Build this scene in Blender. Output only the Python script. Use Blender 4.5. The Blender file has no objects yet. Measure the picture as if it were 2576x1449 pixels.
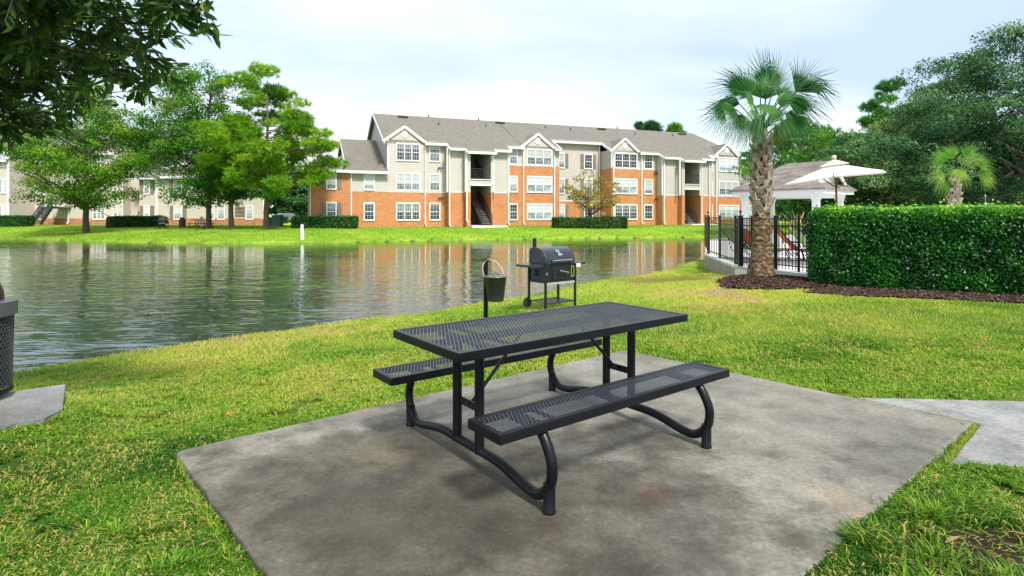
import bpy, math, random
import numpy as np
from mathutils import Vector, Matrix
PI = math.pi
R = math.radians
rnd = random.Random(7)
scene = bpy.context.scene
col = scene.collection
F = 1440.0
HOR = 540.0
CAMZ = 1.48

# ------------------------------------------------------------------ helpers
def P(vx, Y):
    return (vx - 1287.5) / F * Y

def Z(vy, Y):
    return CAMZ - (vy - HOR) / F * Y

class MB:
    def __init__(s):
        s.v = []; s.f = []; s.m = Matrix.Identity(4)
    def add(s, vs, fs):
        b = len(s.v)
        for p in vs:
            s.v.append(tuple(s.m @ Vector(p)))
        for f in fs:
            s.f.append(tuple(b + i for i in f))
        return s
    def box(s, x0, x1, y0, y1, z0, z1):
        return s.add([(x0,y0,z0),(x1,y0,z0),(x1,y1,z0),(x0,y1,z0),(x0,y0,z1),(x1,y0,z1),(x1,y1,z1),(x0,y1,z1)],
                     [(0,3,2,1),(4,5,6,7),(0,1,5,4),(1,2,6,5),(2,3,7,6),(3,0,4,7)])
    def bar(s, a, b, w, h=None, up=(0,0,1)):
        a = Vector(a); b = Vector(b); h = h or w
        d = (b - a).normalized(); u = Vector(up)
        if abs(d.dot(u)) > .98: u = Vector((0,1,0))
        x = d.cross(u).normalized(); u = x.cross(d).normalized()
        c = [x*w/2*i + u*h/2*j for i, j in ((-1,-1),(1,-1),(1,1),(-1,1))]
        return s.add([a+k for k in c] + [b+k for k in c], [(0,1,2,3),(7,6,5,4),(0,4,5,1),(1,5,6,2),(2,6,7,3),(3,7,4,0)])
    def tube(s, pts, r, n=8, cap=True):
        pts = [Vector(p) for p in pts]; k = len(pts)
        rr = r if hasattr(r, '__len__') else [r]*k
        vs = []; fs = []; u = None
        for i, p in enumerate(pts):
            d = (pts[min(i+1,k-1)] - pts[max(i-1,0)])
            if d.length < 1e-9: d = Vector((0,0,1))
            d.normalize()
            if u is None:
                u = Vector((0,0,1)) if abs(d.z) < .9 else Vector((1,0,0))
            u = (u - d*u.dot(d))
            if u.length < 1e-5: u = d.orthogonal()
            u.normalize(); w = d.cross(u)
            for j in range(n):
                a = 2*PI*j/n
                vs.append(p + (u*math.cos(a) + w*math.sin(a))*rr[i])
        for i in range(k-1):
            for j in range(n):
                fs.append((i*n+j, i*n+(j+1)%n, (i+1)*n+(j+1)%n, (i+1)*n+j))
        if cap:
            fs.append(tuple(range(n-1,-1,-1))); fs.append(tuple((k-1)*n+j for j in range(n)))
        return s.add(vs, fs)
    def lathe(s, prof, n=24, c=(0,0,0), capb=True, capt=True):
        vs = []; fs = []; k = len(prof)
        for r_, z in prof:
            for j in range(n):
                a = 2*PI*j/n
                vs.append((c[0]+r_*math.cos(a), c[1]+r_*math.sin(a), c[2]+z))
        for i in range(k-1):
            for j in range(n):
                fs.append((i*n+j, i*n+(j+1)%n, (i+1)*n+(j+1)%n, (i+1)*n+j))
        if capb: fs.append(tuple(range(n-1,-1,-1)))
        if capt: fs.append(tuple((k-1)*n+j for j in range(n)))
        return s.add(vs, fs)
    def prism(s, poly, z0, z1):
        n = len(poly)
        vs = [(x,y,z0) for x,y in poly] + [(x,y,z1) for x,y in poly]
        return s.add(vs, [tuple(range(n-1,-1,-1)), tuple(range(n,2*n))] + [(i,(i+1)%n,n+(i+1)%n,n+i) for i in range(n)])
    def slab(s, quad, t):
        # quad (any polygon) of 3d points, thickened downward by t
        n = len(quad)
        vs = [tuple(q) for q in quad] + [(q[0],q[1],q[2]-t) for q in quad]
        return s.add(vs, [tuple(range(n)), tuple(range(2*n-1,n-1,-1))] + [(i,n+i,n+(i+1)%n,(i+1)%n) for i in range(n)])
    def build(s, name, mat, parent=None, smooth=False, bevel=0):
        me = bpy.data.meshes.new(name)
        me.from_pydata(s.v, [], s.f); me.update()
        if smooth:
            me.shade_smooth() if hasattr(me, 'shade_smooth') else None
        if mat: me.materials.append(mat)
        o = bpy.data.objects.new(name, me); col.objects.link(o)
        if parent: o.parent = parent
        if smooth:
            try: me.set_sharp_from_angle(angle=R(40))
            except Exception: pass
        if bevel:
            b = o.modifiers.new('bevel', 'BEVEL'); b.width = bevel; b.segments = 2; b.limit_method = 'ANGLE'
        return o

def tag(o, label=None, cat=None, group=None, kind=None):
    if label: o['label'] = label
    if cat: o['category'] = cat
    if group: o['group'] = group
    if kind: o['kind'] = kind
    return o

def empty(name, loc=(0,0,0), rz=0):
    o = bpy.data.objects.new(name, None); col.objects.link(o)
    o.location = loc; o.rotation_euler = (0,0,rz); o.empty_display_size = .2
    return o

def copy_tree(o, parent=None):
    c = o.copy(); col.objects.link(c); c.parent = parent
    for ch in [x for x in o.children]: copy_tree(ch, c)
    return c

def np_mesh(name, verts, faces_n, mat, parent=None, attrs=None, smooth=False):
    """verts (F*k,3) laid out face after face, k verts per face (faces_n)."""
    verts = np.ascontiguousarray(verts.reshape(-1,3), dtype=np.float32)
    nv = len(verts); nf = nv // faces_n
    me = bpy.data.meshes.new(name)
    me.vertices.add(nv); me.vertices.foreach_set('co', verts.ravel())
    me.loops.add(nv); me.loops.foreach_set('vertex_index', np.arange(nv, dtype=np.int32))
    me.polygons.add(nf)
    me.polygons.foreach_set('loop_start', np.arange(0, nv, faces_n, dtype=np.int32))
    me.polygons.foreach_set('loop_total', np.full(nf, faces_n, dtype=np.int32))
    if attrs:
        for k, a in attrs.items():
            at = me.attributes.new(k, 'FLOAT', 'POINT')
            at.data.foreach_set('value', np.ascontiguousarray(a, dtype=np.float32).ravel())
    me.update(calc_edges=True)
    if mat: me.materials.append(mat)
    o = bpy.data.objects.new(name, me); col.objects.link(o)
    if parent: o.parent = parent
    return o

# value noise
_lat = np.random.RandomState(5).rand(256,256)
def vn(x, y, s=1.0, o=0.0):
    x = np.asarray(x, float)/s + 37.3 + o; y = np.asarray(y, float)/s + 11.7 + o*1.7
    xi = np.floor(x).astype(int); yi = np.floor(y).astype(int)
    fx = x-xi; fy = y-yi; fx = fx*fx*(3-2*fx); fy = fy*fy*(3-2*fy)
    g = lambda i, j: _lat[i % 256, j % 256]
    return (g(xi,yi)*(1-fx)+g(xi+1,yi)*fx)*(1-fy) + (g(xi,yi+1)*(1-fx)+g(xi+1,yi+1)*fx)*fy
def sst(a, b, x):
    t = np.clip((x-a)/(b-a), 0, 1); return t*t*(3-2*t)

# ------------------------------------------------------------------ materials
class NT:
    def __init__(s, name):
        s.m = bpy.data.materials.new(name); s.m.use_nodes = True
        s.t = s.m.node_tree; s.n = s.t.nodes; s.l = s.t.links
        s.b = s.n['Principled BSDF']; s.out = s.n['Material Output']
    def new(s, ty, **kw):
        n = s.n.new(ty)
        for k, v in kw.items():
            if hasattr(n, k): setattr(n, k, v)
            else: n.inputs[k.replace('_',' ')].default_value = v
        return n
    def link(s, a, b): s.l.new(a, b)
    def coord(s, scale=(1,1,1), which='Object', rot=(0,0,0)):
        tc = s.new('ShaderNodeTexCoord'); mp = s.new('ShaderNodeMapping')
        mp.inputs['Scale'].default_value = scale; mp.inputs['Rotation'].default_value = rot
        s.link(tc.outputs[which], mp.inputs['Vector']); return mp.outputs['Vector']
    def noise(s, scale, vec=None, detail=4, rough=.55):
        n = s.new('ShaderNodeTexNoise'); n.inputs['Scale'].default_value = scale
        n.inputs['Detail'].default_value = detail; n.inputs['Roughness'].default_value = rough
        if vec is not None: s.link(vec, n.inputs['Vector'])
        return n.outputs['Fac']
    def ramp(s, fac, stops):
        r = s.new('ShaderNodeValToRGB'); e = r.color_ramp.elements
        while len(e) > len(stops): e.remove(e[-1])
        while len(e) < len(stops): e.new(1)
        for i, (p, c) in enumerate(stops):
            e[i].position = p; e[i].color = (*c, 1) if len(c) == 3 else c
        s.link(fac, r.inputs['Fac']); return r.outputs['Color']
    def mix(s, fac, a, b, mode='MIX'):
        m = s.new('ShaderNodeMix'); m.data_type = 'RGBA'; m.blend_type = mode
        for sock, v in ((m.inputs[0], fac), (m.inputs[6], a), (m.inputs[7], b)):
            if isinstance(v, (int, float)): sock.default_value = v
            elif isinstance(v, tuple): sock.default_value = (*v, 1)
            else: s.link(v, sock)
        return m.outputs[2]
    def math(s, op, a, b=None, c=None):
        m = s.new('ShaderNodeMath'); m.operation = op
        for i, v in enumerate((a, b, c)):
            if v is None: continue
            if isinstance(v, (int, float)): m.inputs[i].default_value = v
            else: s.link(v, m.inputs[i])
        return m.outputs[0]
    def bump(s, h, strength=.3, dist=.02):
        b = s.new('ShaderNodeBump'); b.inputs['Strength'].default_value = strength; b.inputs['Distance'].default_value = dist
        s.link(h, b.inputs['Height']); s.link(b.outputs['Normal'], s.b.inputs['Normal']); return b
    def col(s, c):
        if isinstance(c, tuple): s.b.inputs['Base Color'].default_value = (*c, 1)
        else: s.link(c, s.b.inputs['Base Color'])
    def set(s, **kw):
        for k, v in kw.items():
            k = k.replace('_', ' ')
            if k in s.b.inputs: s.b.inputs[k].default_value = v
        return s.m

def plain(name, c, rough=.5, metal=0, var=.12, scale=6, bump=0):
    t = NT(name); n = t.noise(scale, t.coord())
    a = tuple(x*(1-var) for x in c); b = tuple(min(1, x*(1+var)) for x in c)
    t.col(t.ramp(n, [(.3, a), (.7, b)]))
    if bump: t.bump(t.noise(scale*8, t.coord()), bump, .01)
    return t.set(Roughness=rough, Metallic=metal)

def leaf(name, stops, trans=.3, rough=.5, spec=.35):
    t = NT(name)
    a = t.new('ShaderNodeAttribute'); a.attribute_name = 'tint'
    c = t.ramp(a.outputs['Fac'], stops)
    t.col(c); t.set(Roughness=rough); t.b.inputs['Specular IOR Level'].default_value = spec
    tr = t.new('ShaderNodeBsdfTranslucent'); t.link(c, tr.inputs['Color'])
    mx = t.new('ShaderNodeMixShader'); mx.inputs[0].default_value = trans
    t.link(t.b.outputs[0], mx.inputs[1]); t.link(tr.outputs[0], mx.inputs[2]); t.link(mx.outputs[0], t.out.inputs['Surface'])
    return t.m

def siding(name, c):
    t = NT(name); v = t.coord()
    sp = t.new('ShaderNodeSeparateXYZ'); t.link(v, sp.inputs[0])
    fr = t.math('FRACT', t.math('MULTIPLY', sp.outputs['Z'], 1/.2))
    h = t.math('SUBTRACT', 1.0, fr)
    n = t.noise(.7, v)
    t.col(t.mix(1.0, t.ramp(n, [(.3, tuple(x*.92 for x in c)), (.7, c)]), t.ramp(t.noise(9, v), [(.3, (.93,.93,.93)), (.7, (1,1,1))]), 'MULTIPLY'))
    t.bump(h, .9, .03)
    return t.set(Roughness=.55)

def brick(name, c):
    t = NT(name); v = t.coord()
    sp = t.new('ShaderNodeSeparateXYZ'); t.link(v, sp.inputs[0])
    cb = t.new('ShaderNodeCombineXYZ')
    t.link(t.math('ADD', sp.outputs['X'], sp.outputs['Y']), cb.inputs[0]); t.link(sp.outputs['Z'], cb.inputs[1])
    b = t.new('ShaderNodeTexBrick'); t.link(cb.outputs[0], b.inputs['Vector'])
    b.inputs['Scale'].default_value = 1; b.inputs['Brick Width'].default_value = .23; b.inputs['Row Height'].default_value = .08
    b.inputs['Mortar Size'].default_value = .008; b.inputs['Bias'].default_value = -.1
    b.inputs['Color1'].default_value = (*[x*1.15 for x in c], 1); b.inputs['Color2'].default_value = (*[x*.78 for x in c], 1)
    b.inputs['Mortar'].default_value = (.42,.3,.2,1)
    n = t.noise(1.1, v, 5)
    t.col(t.mix(1.0, b.outputs['Color'], t.ramp(n, [(.3,(.8,.78,.76)),(.5,(1,1,1)),(.75,(1.0,1.02,1.05))]), 'MULTIPLY'))
    t.bump(b.outputs['Fac'], -.3, .01)
    return t.set(Roughness=.8)

def shingle(name, c1, c2, c3, sc=1.0):
    t = NT(name); v = t.coord()
    sp = t.new('ShaderNodeSeparateXYZ'); t.link(v, sp.inputs[0])
    cb = t.new('ShaderNodeCombineXYZ'); t.link(sp.outputs['X'], cb.inputs[0])
    t.link(t.math('MULTIPLY', t.math('ADD', sp.outputs['Z'], t.math('MULTIPLY', sp.outputs['Y'], .35)), 1.5), cb.inputs[1])
    b = t.new('ShaderNodeTexBrick'); t.link(cb.outputs[0], b.inputs['Vector'])
    b.inputs['Scale'].default_value = sc; b.inputs['Brick Width'].default_value = .34; b.inputs['Row Height'].default_value = .15
    b.inputs['Mortar Size'].default_value = .006; b.inputs['Bias'].default_value = 0
    b.inputs['Color1'].default_value = (*c1, 1); b.inputs['Color2'].default_value = (*c2, 1); b.inputs['Mortar'].default_value = (*c3, 1)
    n = t.noise(5, v, 6, .7)
    t.col(t.mix(1.0, b.outputs['Color'], t.ramp(n, [(.3,(.7,.7,.7)),(.7,(1.2,1.18,1.15))]), 'MULTIPLY'))
    t.bump(b.outputs['Fac'], -.5, .02)
    return t.set(Roughness=.9)

M = {}
M['white'] = plain('white_paint', (.78,.78,.77), .45, var=.04)
M['trim'] = plain('white_trim', (.74,.74,.73), .5, var=.05, scale=3)
M['siding'] = siding('beige_siding', (.51,.475,.42))
M['siding2'] = siding('tan_siding', (.56,.50,.42))
M['siding_shaded'] = siding('shaded_stairwell_siding', (.3,.27,.22))  # beige siding darkened to paint the shade inside the stair recess
M['brick'] = brick('orange_brick', (.54,.185,.05))
M['brick2'] = brick('red_brick', (.42,.14,.07))
M['roof'] = shingle('roof_shingles', (.205,.192,.16), (.15,.14,.118), (.10,.093,.08))
M['roof2'] = shingle('gazebo_shingles', (.27,.24,.215), (.15,.13,.12), (.09,.08,.075))
M['shutter'] = plain('shutter_taupe', (.22,.165,.14), .6)
M['black'] = plain('black_metal', (.012,.013,.016), .35, var=.3)
M['fence'] = plain('fence_black', (.012,.014,.02), .3, var=.2)
M['dark'] = plain('dark_steel', (.03,.032,.036), .45, var=.2)
M['steel'] = plain('chrome', (.6,.6,.58), .22, 1.0, var=.05)
M['silver'] = plain('silver_paint', (.38,.45,.47), .4, .3)
M['concrete_w'] = plain('pale_concrete', (.62,.62,.60), .8, var=.06, scale=2, bump=.2)
M['stone'] = plain('retaining_concrete', (.26,.25,.19), .9, var=.3, scale=3, bump=.4)
M['green_box'] = plain('utility_green', (.05,.13,.09), .5)
M['wood'] = plain('umbrella_wood', (.12,.065,.035), .5)
M['finial'] = plain('pale_wood', (.6,.5,.38), .5)
M['bark'] = plain('tree_bark', (.085,.065,.05), .95, var=.5, scale=5, bump=.8)
M['bark_pale'] = plain('pale_bark', (.26,.2,.15), .95, var=.4, scale=4, bump=.8)
M['bark_pine'] = plain('pine_bark', (.15,.105,.075), .95, var=.5, scale=5, bump=.9)
M['rubber'] = plain('rubber', (.015,.015,.016), .8)

# coated table metal
t = NT('coated_black_metal'); v = t.coord()
t.col(t.ramp(t.noise(3, v), [(.3,(.004,.004,.006)),(.7,(.009,.009,.013))]))
t.bump(t.noise(90, v, 3), .12, .004)
M['coated'] = t.set(Roughness=.34, Specular_IOR_Level=.27)
t = NT('coated_mesh_metal'); v = t.coord()
t.col(t.ramp(t.noise(2.2, v, 5), [(.3,(.03,.035,.05)),(.7,(.055,.065,.085))]))
M['mesh'] = t.set(Roughness=.28, Specular_IOR_Level=.7)

# window panes: slatted blinds hung part of the way down in front of a dim room
def pane(name, light, dark, lo, hi):
    t = NT(name); v = t.coord()
    oi = t.new('ShaderNodeObjectInfo')
    sp = t.new('ShaderNodeSeparateXYZ'); t.link(v, sp.inputs[0])
    w = t.math('FRACT', t.math('MULTIPLY', sp.outputs['X'], 1/.17))
    bl = t.mix(t.math('GREATER_THAN', w, .3), tuple(x*.8 for x in light), light)
    edge = t.math('ADD', t.math('MULTIPLY', oi.outputs['Random'], hi-lo), lo)
    f = t.math('GREATER_THAN', edge, sp.outputs['Z'])
    dk = t.ramp(t.noise(1.1, v, 1), [(.35, tuple(x*.6 for x in dark)), (.65, tuple(x*1.5 for x in dark))])
    t.col(t.mix(f, bl, dk))
    return t.set(Roughness=.06, Specular_IOR_Level=.7)
M['pane_blind'] = pane('window_blind', (.60,.64,.67), (.28,.33,.36), .2, 1.0)
M['pane_curtain'] = pane('window_curtain', (.46,.49,.51), (.16,.19,.21), .3, 1.1)
M['pane_dark'] = pane('window_dark', (.20,.22,.24), (.045,.055,.07), .6, 1.7)

# concrete pad
def concrete(name, base, stain=True):
    t = NT(name); v = t.coord(which='Object')
    big = t.noise(1.0, v, 8, .68); mid = t.noise(3.2, v, 6, .65); fine = t.noise(34, v, 5, .9)
    c = t.ramp(big, [(.30, tuple(x*.55 for x in base)), (.5, base), (.66, tuple(x*1.35 for x in base))])
    c = t.mix(1.0, c, t.ramp(mid, [(.28,(.58,.57,.53)),(.5,(1,1,1)),(.72,(1.22,1.22,1.24))]), 'MULTIPLY')
    c = t.mix(1.0, c, t.ramp(fine, [(.3,(.6,.6,.6)),(.52,(1,1,1)),(.72,(1.6,1.6,1.6))]), 'MULTIPLY')
    if stain:
        mp = t.new('ShaderNodeMapping'); mp.inputs['Location'].default_value = (-.1,-2.95,0)
        mp.inputs['Scale'].default_value = (1/1.5,1/1.05,1)
        tc = t.new('ShaderNodeTexCoord'); t.link(tc.outputs['Object'], mp.inputs['Vector'])
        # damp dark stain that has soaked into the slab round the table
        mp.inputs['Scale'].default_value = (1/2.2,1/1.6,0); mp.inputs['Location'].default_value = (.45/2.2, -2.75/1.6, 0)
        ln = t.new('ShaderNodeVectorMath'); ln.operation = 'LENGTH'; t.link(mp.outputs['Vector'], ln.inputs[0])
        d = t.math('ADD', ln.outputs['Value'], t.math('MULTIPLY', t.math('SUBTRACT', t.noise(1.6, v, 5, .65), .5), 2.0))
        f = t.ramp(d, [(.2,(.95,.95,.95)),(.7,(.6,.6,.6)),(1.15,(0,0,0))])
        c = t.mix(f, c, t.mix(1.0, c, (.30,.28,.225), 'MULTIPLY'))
        o = t.ramp(t.noise(1.3, t.coord(rot=(0,0,1.0)), 5, .6), [(.60,(0,0,0)),(.72,(.5,.5,.5))])
        c = t.mix(o, c, t.mix(1.0, c, (1.12,.86,.62), 'MULTIPLY'))
        def spot(x, y, r, tintc, amt):
            nonlocal c
            m2 = t.new('ShaderNodeMapping'); m2.inputs['Location'].default_value = (-x/r,-y/r,0); m2.inputs['Scale'].default_value = (1/r,1/r,0)
            t.link(tc.outputs['Object'], m2.inputs['Vector'])
            l2 = t.new('ShaderNodeVectorMath'); l2.operation = 'LENGTH'; t.link(m2.outputs['Vector'], l2.inputs[0])
            dd = t.math('ADD', l2.outputs['Value'], t.math('MULTIPLY', t.math('SUBTRACT', t.noise(7, v, 4), .5), 1.3))
            c = t.mix(t.ramp(dd, [(.2,(amt,amt,amt)),(1,(0,0,0))]), c, t.mix(1.0, c, tintc, 'MULTIPLY'))
        spot(.76, 3.03, .15, (1.3,.74,.58), .55); spot(.95, 3.42, .10, (1.25,.8,.66), .3); spot(-.75, 3.55, .35, (1.25,1.0,.7), .5)
        spot(.30, 2.60, .09, (1.5,1.5,1.5), .5); spot(.2,2.72,.07,(1.35,.75,.6),.5); spot(1.7, 3.0, .22, (1.2,.9,.65), .4)
        sk = t.new('ShaderNodeTexVoronoi'); sk.inputs['Scale'].default_value = 5.5; t.link(v, sk.inputs['Vector'])
        c = t.mix(t.ramp(sk.outputs['Distance'], [(.03,(.75,.75,.75)),(.055,(0,0,0))]), c, (.03,.025,.02))
    t.col(c)
    h = t.math('ADD', t.math('MULTIPLY', fine, .5), mid)
    t.bump(h, .35, .012)
    t.link(t.ramp(big, [(.35,(.62,.62,.62)),(.65,(.85,.85,.85))]), t.b.inputs['Roughness'])
    return t.m
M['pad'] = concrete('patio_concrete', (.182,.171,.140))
M['path'] = concrete('path_concrete', (.215,.215,.205), False)

# grass
GR = [(0,(.025,.085,.008)),(.25,(.07,.21,.012)),(.5,(.19,.37,.028)),(.72,(.37,.50,.050)),(.87,(.55,.53,.09)),(1,(.52,.38,.18))]
M['blade'] = leaf('grass_blade', GR, .45, .55, .2)
t = NT('lawn_ground'); v = t.coord()
a = t.new('ShaderNodeAttribute'); a.attribute_name = 'tint'
s2 = t.new('ShaderNodeAttribute'); s2.attribute_name = 'soil'
f = t.math('ADD', a.outputs['Fac'], t.math('MULTIPLY', t.math('SUBTRACT', t.noise(14, v, 5, .7), .5), .45))
f = t.math('ADD', f, t.math('MULTIPLY', t.math('SUBTRACT', t.noise(.55, v, 4, .6), .5), .22))
c = t.ramp(f, GR)
c = t.mix(s2.outputs['Fac'], c, t.ramp(t.noise(25, v, 5, .7), [(.3,(.03,.022,.015)),(.7,(.11,.08,.055))]))
t.col(c); t.bump(t.noise(45, v, 5, .8), 1.0, .06)
M['ground'] = t.set(Roughness=.9, Specular_IOR_Level=.1)
t = NT('mulch'); v = t.coord()
t.col(t.ramp(t.noise(40, v, 5, .8), [(.3,(.02,.012,.009)),(.55,(.075,.04,.03)),(.75,(.16,.09,.07))]))
t.bump(t.noise(55, v, 4, .8), 1, .04); M['mulch'] = t.set(Roughness=.95)
M['chip'] = leaf('mulch_chip', [(0,(.02,.012,.01)),(.5,(.075,.042,.033)),(1,(.22,.14,.11))], 0, .9, .2)

# water
t = NT('pond_water')
v1 = t.coord((1.0,2.6,1), rot=(0,0,R(-14))); v2 = t.coord((2.6,7.5,1), rot=(0,0,R(-22))); v3 = t.coord((9,22,1), rot=(0,0,R(-10)))
v0 = t.coord((.38,1.15,1), rot=(0,0,R(-9)))
h = t.math('ADD', t.math('MULTIPLY', t.noise(1.0, v1, 2, .5), 2.1), t.math('ADD', t.math('MULTIPLY', t.noise(1.0, v2, 2, .5), .55), t.math('MULTIPLY', t.noise(1.0, v0, 3, .5), 1.7)))
patch = t.noise(.09, t.coord((1,1.8,1)), 3)
bb = t.bump(h, .5, .031)
sp = t.new('ShaderNodeSeparateXYZ'); t.link(t.coord(), sp.inputs[0])
calm = t.new('ShaderNodeMapRange'); calm.interpolation_type = 'SMOOTHSTEP'; t.link(sp.outputs['Y'], calm.inputs['Value'])
for k_, v_ in (('From Min',13),('From Max',36),('To Min',1.1),('To Max',.26)): calm.inputs[k_].default_value = v_
pr_ = t.new('ShaderNodeMapRange'); t.link(patch, pr_.inputs['Value'])
for k_, v_ in (('From Min',.35),('From Max',.65),('To Min',.35),('To Max',.8)): pr_.inputs[k_].default_value = v_
t.link(t.math('MULTIPLY', calm.outputs[0], pr_.outputs[0]), bb.inputs['Strength'])
t.col((.034,.044,.038))
M['water'] = t.set(Roughness=.03, IOR=1.95, Specular_IOR_Level=.75)

# ------------------------------------------------------------------ terrain
WL = -.6
near_shore = [(-40,-6),(-20,.5),(-12,3.9),(-8.4,6.0),(-6.3,7.27),(-5.66,8.25),(-4.5,9.4),(-3.47,10.26),(-1.84,11.65),(-.78,12.9),(.42,14.1),(2.1,16.5),(4.4,19.1),(6.4,22.35),(8.9,25.8),(10.4,30),(12.5,36),(19,45),(30,52)]
far_shore = [(30,55),(17.6,52.3),(7.4,49.7),(-2.8,46.6),(-8.8,44),(-15.2,41.8),(-19.6,41),(-25.6,41.6),(-34.3,45.2),(-44.6,49.7),(-60,54),(-75,50),(-80,20),(-70,-6)]
pond = np.array(near_shore + far_shore, float)
def sdist(x, y):
    """signed distance to the pond edge, positive on land"""
    x = np.asarray(x, float); y = np.asarray(y, float)
    d = np.full(x.shape, 1e9); ins = np.zeros(x.shape, bool)
    n = len(pond)
    for i in range(n):
        ax, ay = pond[i]; bx, by = pond[(i+1) % n]
        dx, dy = bx-ax, by-ay
        tt = np.clip(((x-ax)*dx+(y-ay)*dy)/(dx*dx+dy*dy), 0, 1)
        d = np.minimum(d, np.hypot(x-ax-tt*dx, y-ay-tt*dy))
        cr = ((ay > y) != (by > y)) & (x < (bx-ax)*(y-ay)/(by-ay+1e-12)+ax)
        ins ^= cr
    return np.where(ins, -d, d)
PADZ = 0.0
def ground_z(x, y):
    x = np.asarray(x, float); y = np.asarray(y, float)
    d = sdist(x, y) + (vn(x,y,1.3)-.5)*.35 + (vn(x,y,.45,3)-.5)*.14
    farf = sst(26, 40, y)
    top = -.03 + farf*.31
    top = top - sst(78, 105, y)*.30
    slope = .098*(1-farf) + .10*farf
    land = -.50 + slope*np.maximum(d, 0)
    k = .12
    land = top - k*np.log1p(np.exp(np.clip((top-land)/k, -40, 40)))  # soft minimum
    land = land + (vn(x,y,2.2,9)-.5)*.03*(sst(0,3,d))*(sst(8,14,y)+.25)
    lip = sst(-.12, .10, d)
    z = (-1.3)*(1-lip) + land*lip
    z = z + (-.035-z)*np.exp(-(((x+4.25)/1.25)**2+((y-4.1)/.95)**2)**2)
    # raised bed round the palm
    r = np.hypot(x-5.7, (y-13.15))
    z = z + .17*np.exp(-(r/1.15)**2)
    # hollow beside the retaining wall
    z = z - .10*np.exp(-(((x-6.0)/1.0)**2+((y-19.0)/2.2)**2))
    return z
def tint_f(x, y):
    n = .50*vn(x,y,2.6,1)+.3*vn(x,y,.9,4)+.2*vn(x,y,.3,6)
    base = .545 + (n-.5)*.86
    yy = np.asarray(y, float); xx = np.asarray(x, float)
    base = base + .15*sst(4.0, 9, yy)*(1-sst(28,36,yy)) - .23*(1-sst(2.4,5.0,yy)) + .05*sst(1,4,xx)*sst(5,8,yy)  # tint lowered near the viewer, standing in for the overhanging tree's shade
    return np.where(yy > 30, .575 + (n-.5)*.26 + .0*yy, base)
def soil_f(x, y):
    s = 1.35*np.exp(-(((x-2.35)/1.0)**2 + ((y-2.42)/.46)**2)**1.5) * (.30+1.05*vn(x,y,.17,8))
    s += .8*np.exp(-(((x-2.75)/.3)**2 + ((y-2.95)/.12)**2))*vn(x,y,.15,2)
    s += .5*(vn(x,y,.5,12) > .80)*(np.asarray(y)<7)
    # soil colour mixed in round the far tree trunks
    for tx in ((-41.,50.5),(-27.6,52.2),(-25.6,54.0),(-21.5,50.5)):
        s += .8*np.exp(-(np.hypot(x-tx[0], (y-tx[1]))/1.1)**2)
    s = np.maximum(s, .62*(np.asarray(y) < 10)*vn(x,y,.25,71)**.5)
    return np.clip(s, 0, 1)
def axis(segs):
    out = []
    for a_, b_, st in segs:
        out += list(np.arange(a_, b_, st))
    return np.array(out + [segs[-1][1]])
gx = axis([(-2500,-600,380),(-600,-150,75),(-150,-50,8),(-50,-14,.8),(-14,16,.2),(16,60,.8),(60,160,8),(160,600,75),(600,2500,380)])
gy = axis([(-600,-60,90),(-60,-4,8),(-4,1.5,.6),(1.5,31,.2),(31,60,.4),(60,120,3),(120,400,28),(400,2500,350)])
GX, GY = np.meshgrid(gx, gy)
GZ = ground_z(GX, GY)
def poly_in(px, py, poly):
    ins = np.zeros(np.shape(px), bool); n = len(poly)
    for i in range(n):
        ax, ay = poly[i]; bx, by = poly[(i+1) % n]
        ins ^= ((ay > py) != (by > py)) & (px < (bx-ax)*(py-ay)/(by-ay+1e-12)+ax)
    return ins
nx, ny = len(gx), len(gy)
verts = np.stack([GX, GY, GZ], -1).reshape(-1,3)
ii = np.arange(ny-1)[:,None]*nx + np.arange(nx-1)[None,:]
quads = np.stack([ii, ii+1, ii+nx+1, ii+nx], -1).reshape(-1,4)
me = bpy.data.meshes.new('ground')
me.vertices.add(len(verts)); me.vertices.foreach_set('co', verts.astype(np.float32).ravel())
me.loops.add(quads.size); me.loops.foreach_set('vertex_index', quads.astype(np.int32).ravel())
me.polygons.add(len(quads)); me.polygons.foreach_set('loop_start', np.arange(0, quads.size, 4, dtype=np.int32)); me.polygons.foreach_set('loop_total', np.full(len(quads), 4, dtype=np.int32))
for k_, a_ in (('tint', tint_f(GX,GY)), ('soil', np.maximum(soil_f(GX,GY), (GZ < WL+.10)*(GY>30)*.85))):
    at = me.attributes.new(k_, 'FLOAT', 'POINT'); at.data.foreach_set('value', a_.astype(np.float32).ravel())
me.update(calc_edges=True); me.shade_smooth(); me.materials.append(M['ground'])
g_o = bpy.data.objects.new('ground', me); col.objects.link(g_o); tag(g_o, 'mown green lawn running down to the pond', kind='structure')

w = MB().add([(-95,-12,WL),(45,-12,WL),(45,70,WL),(-95,70,WL)], [(0,1,2,3)]).build('water', M['water'])
tag(w, 'rippled pond reflecting the sky and buildings', kind='structure')

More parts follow.
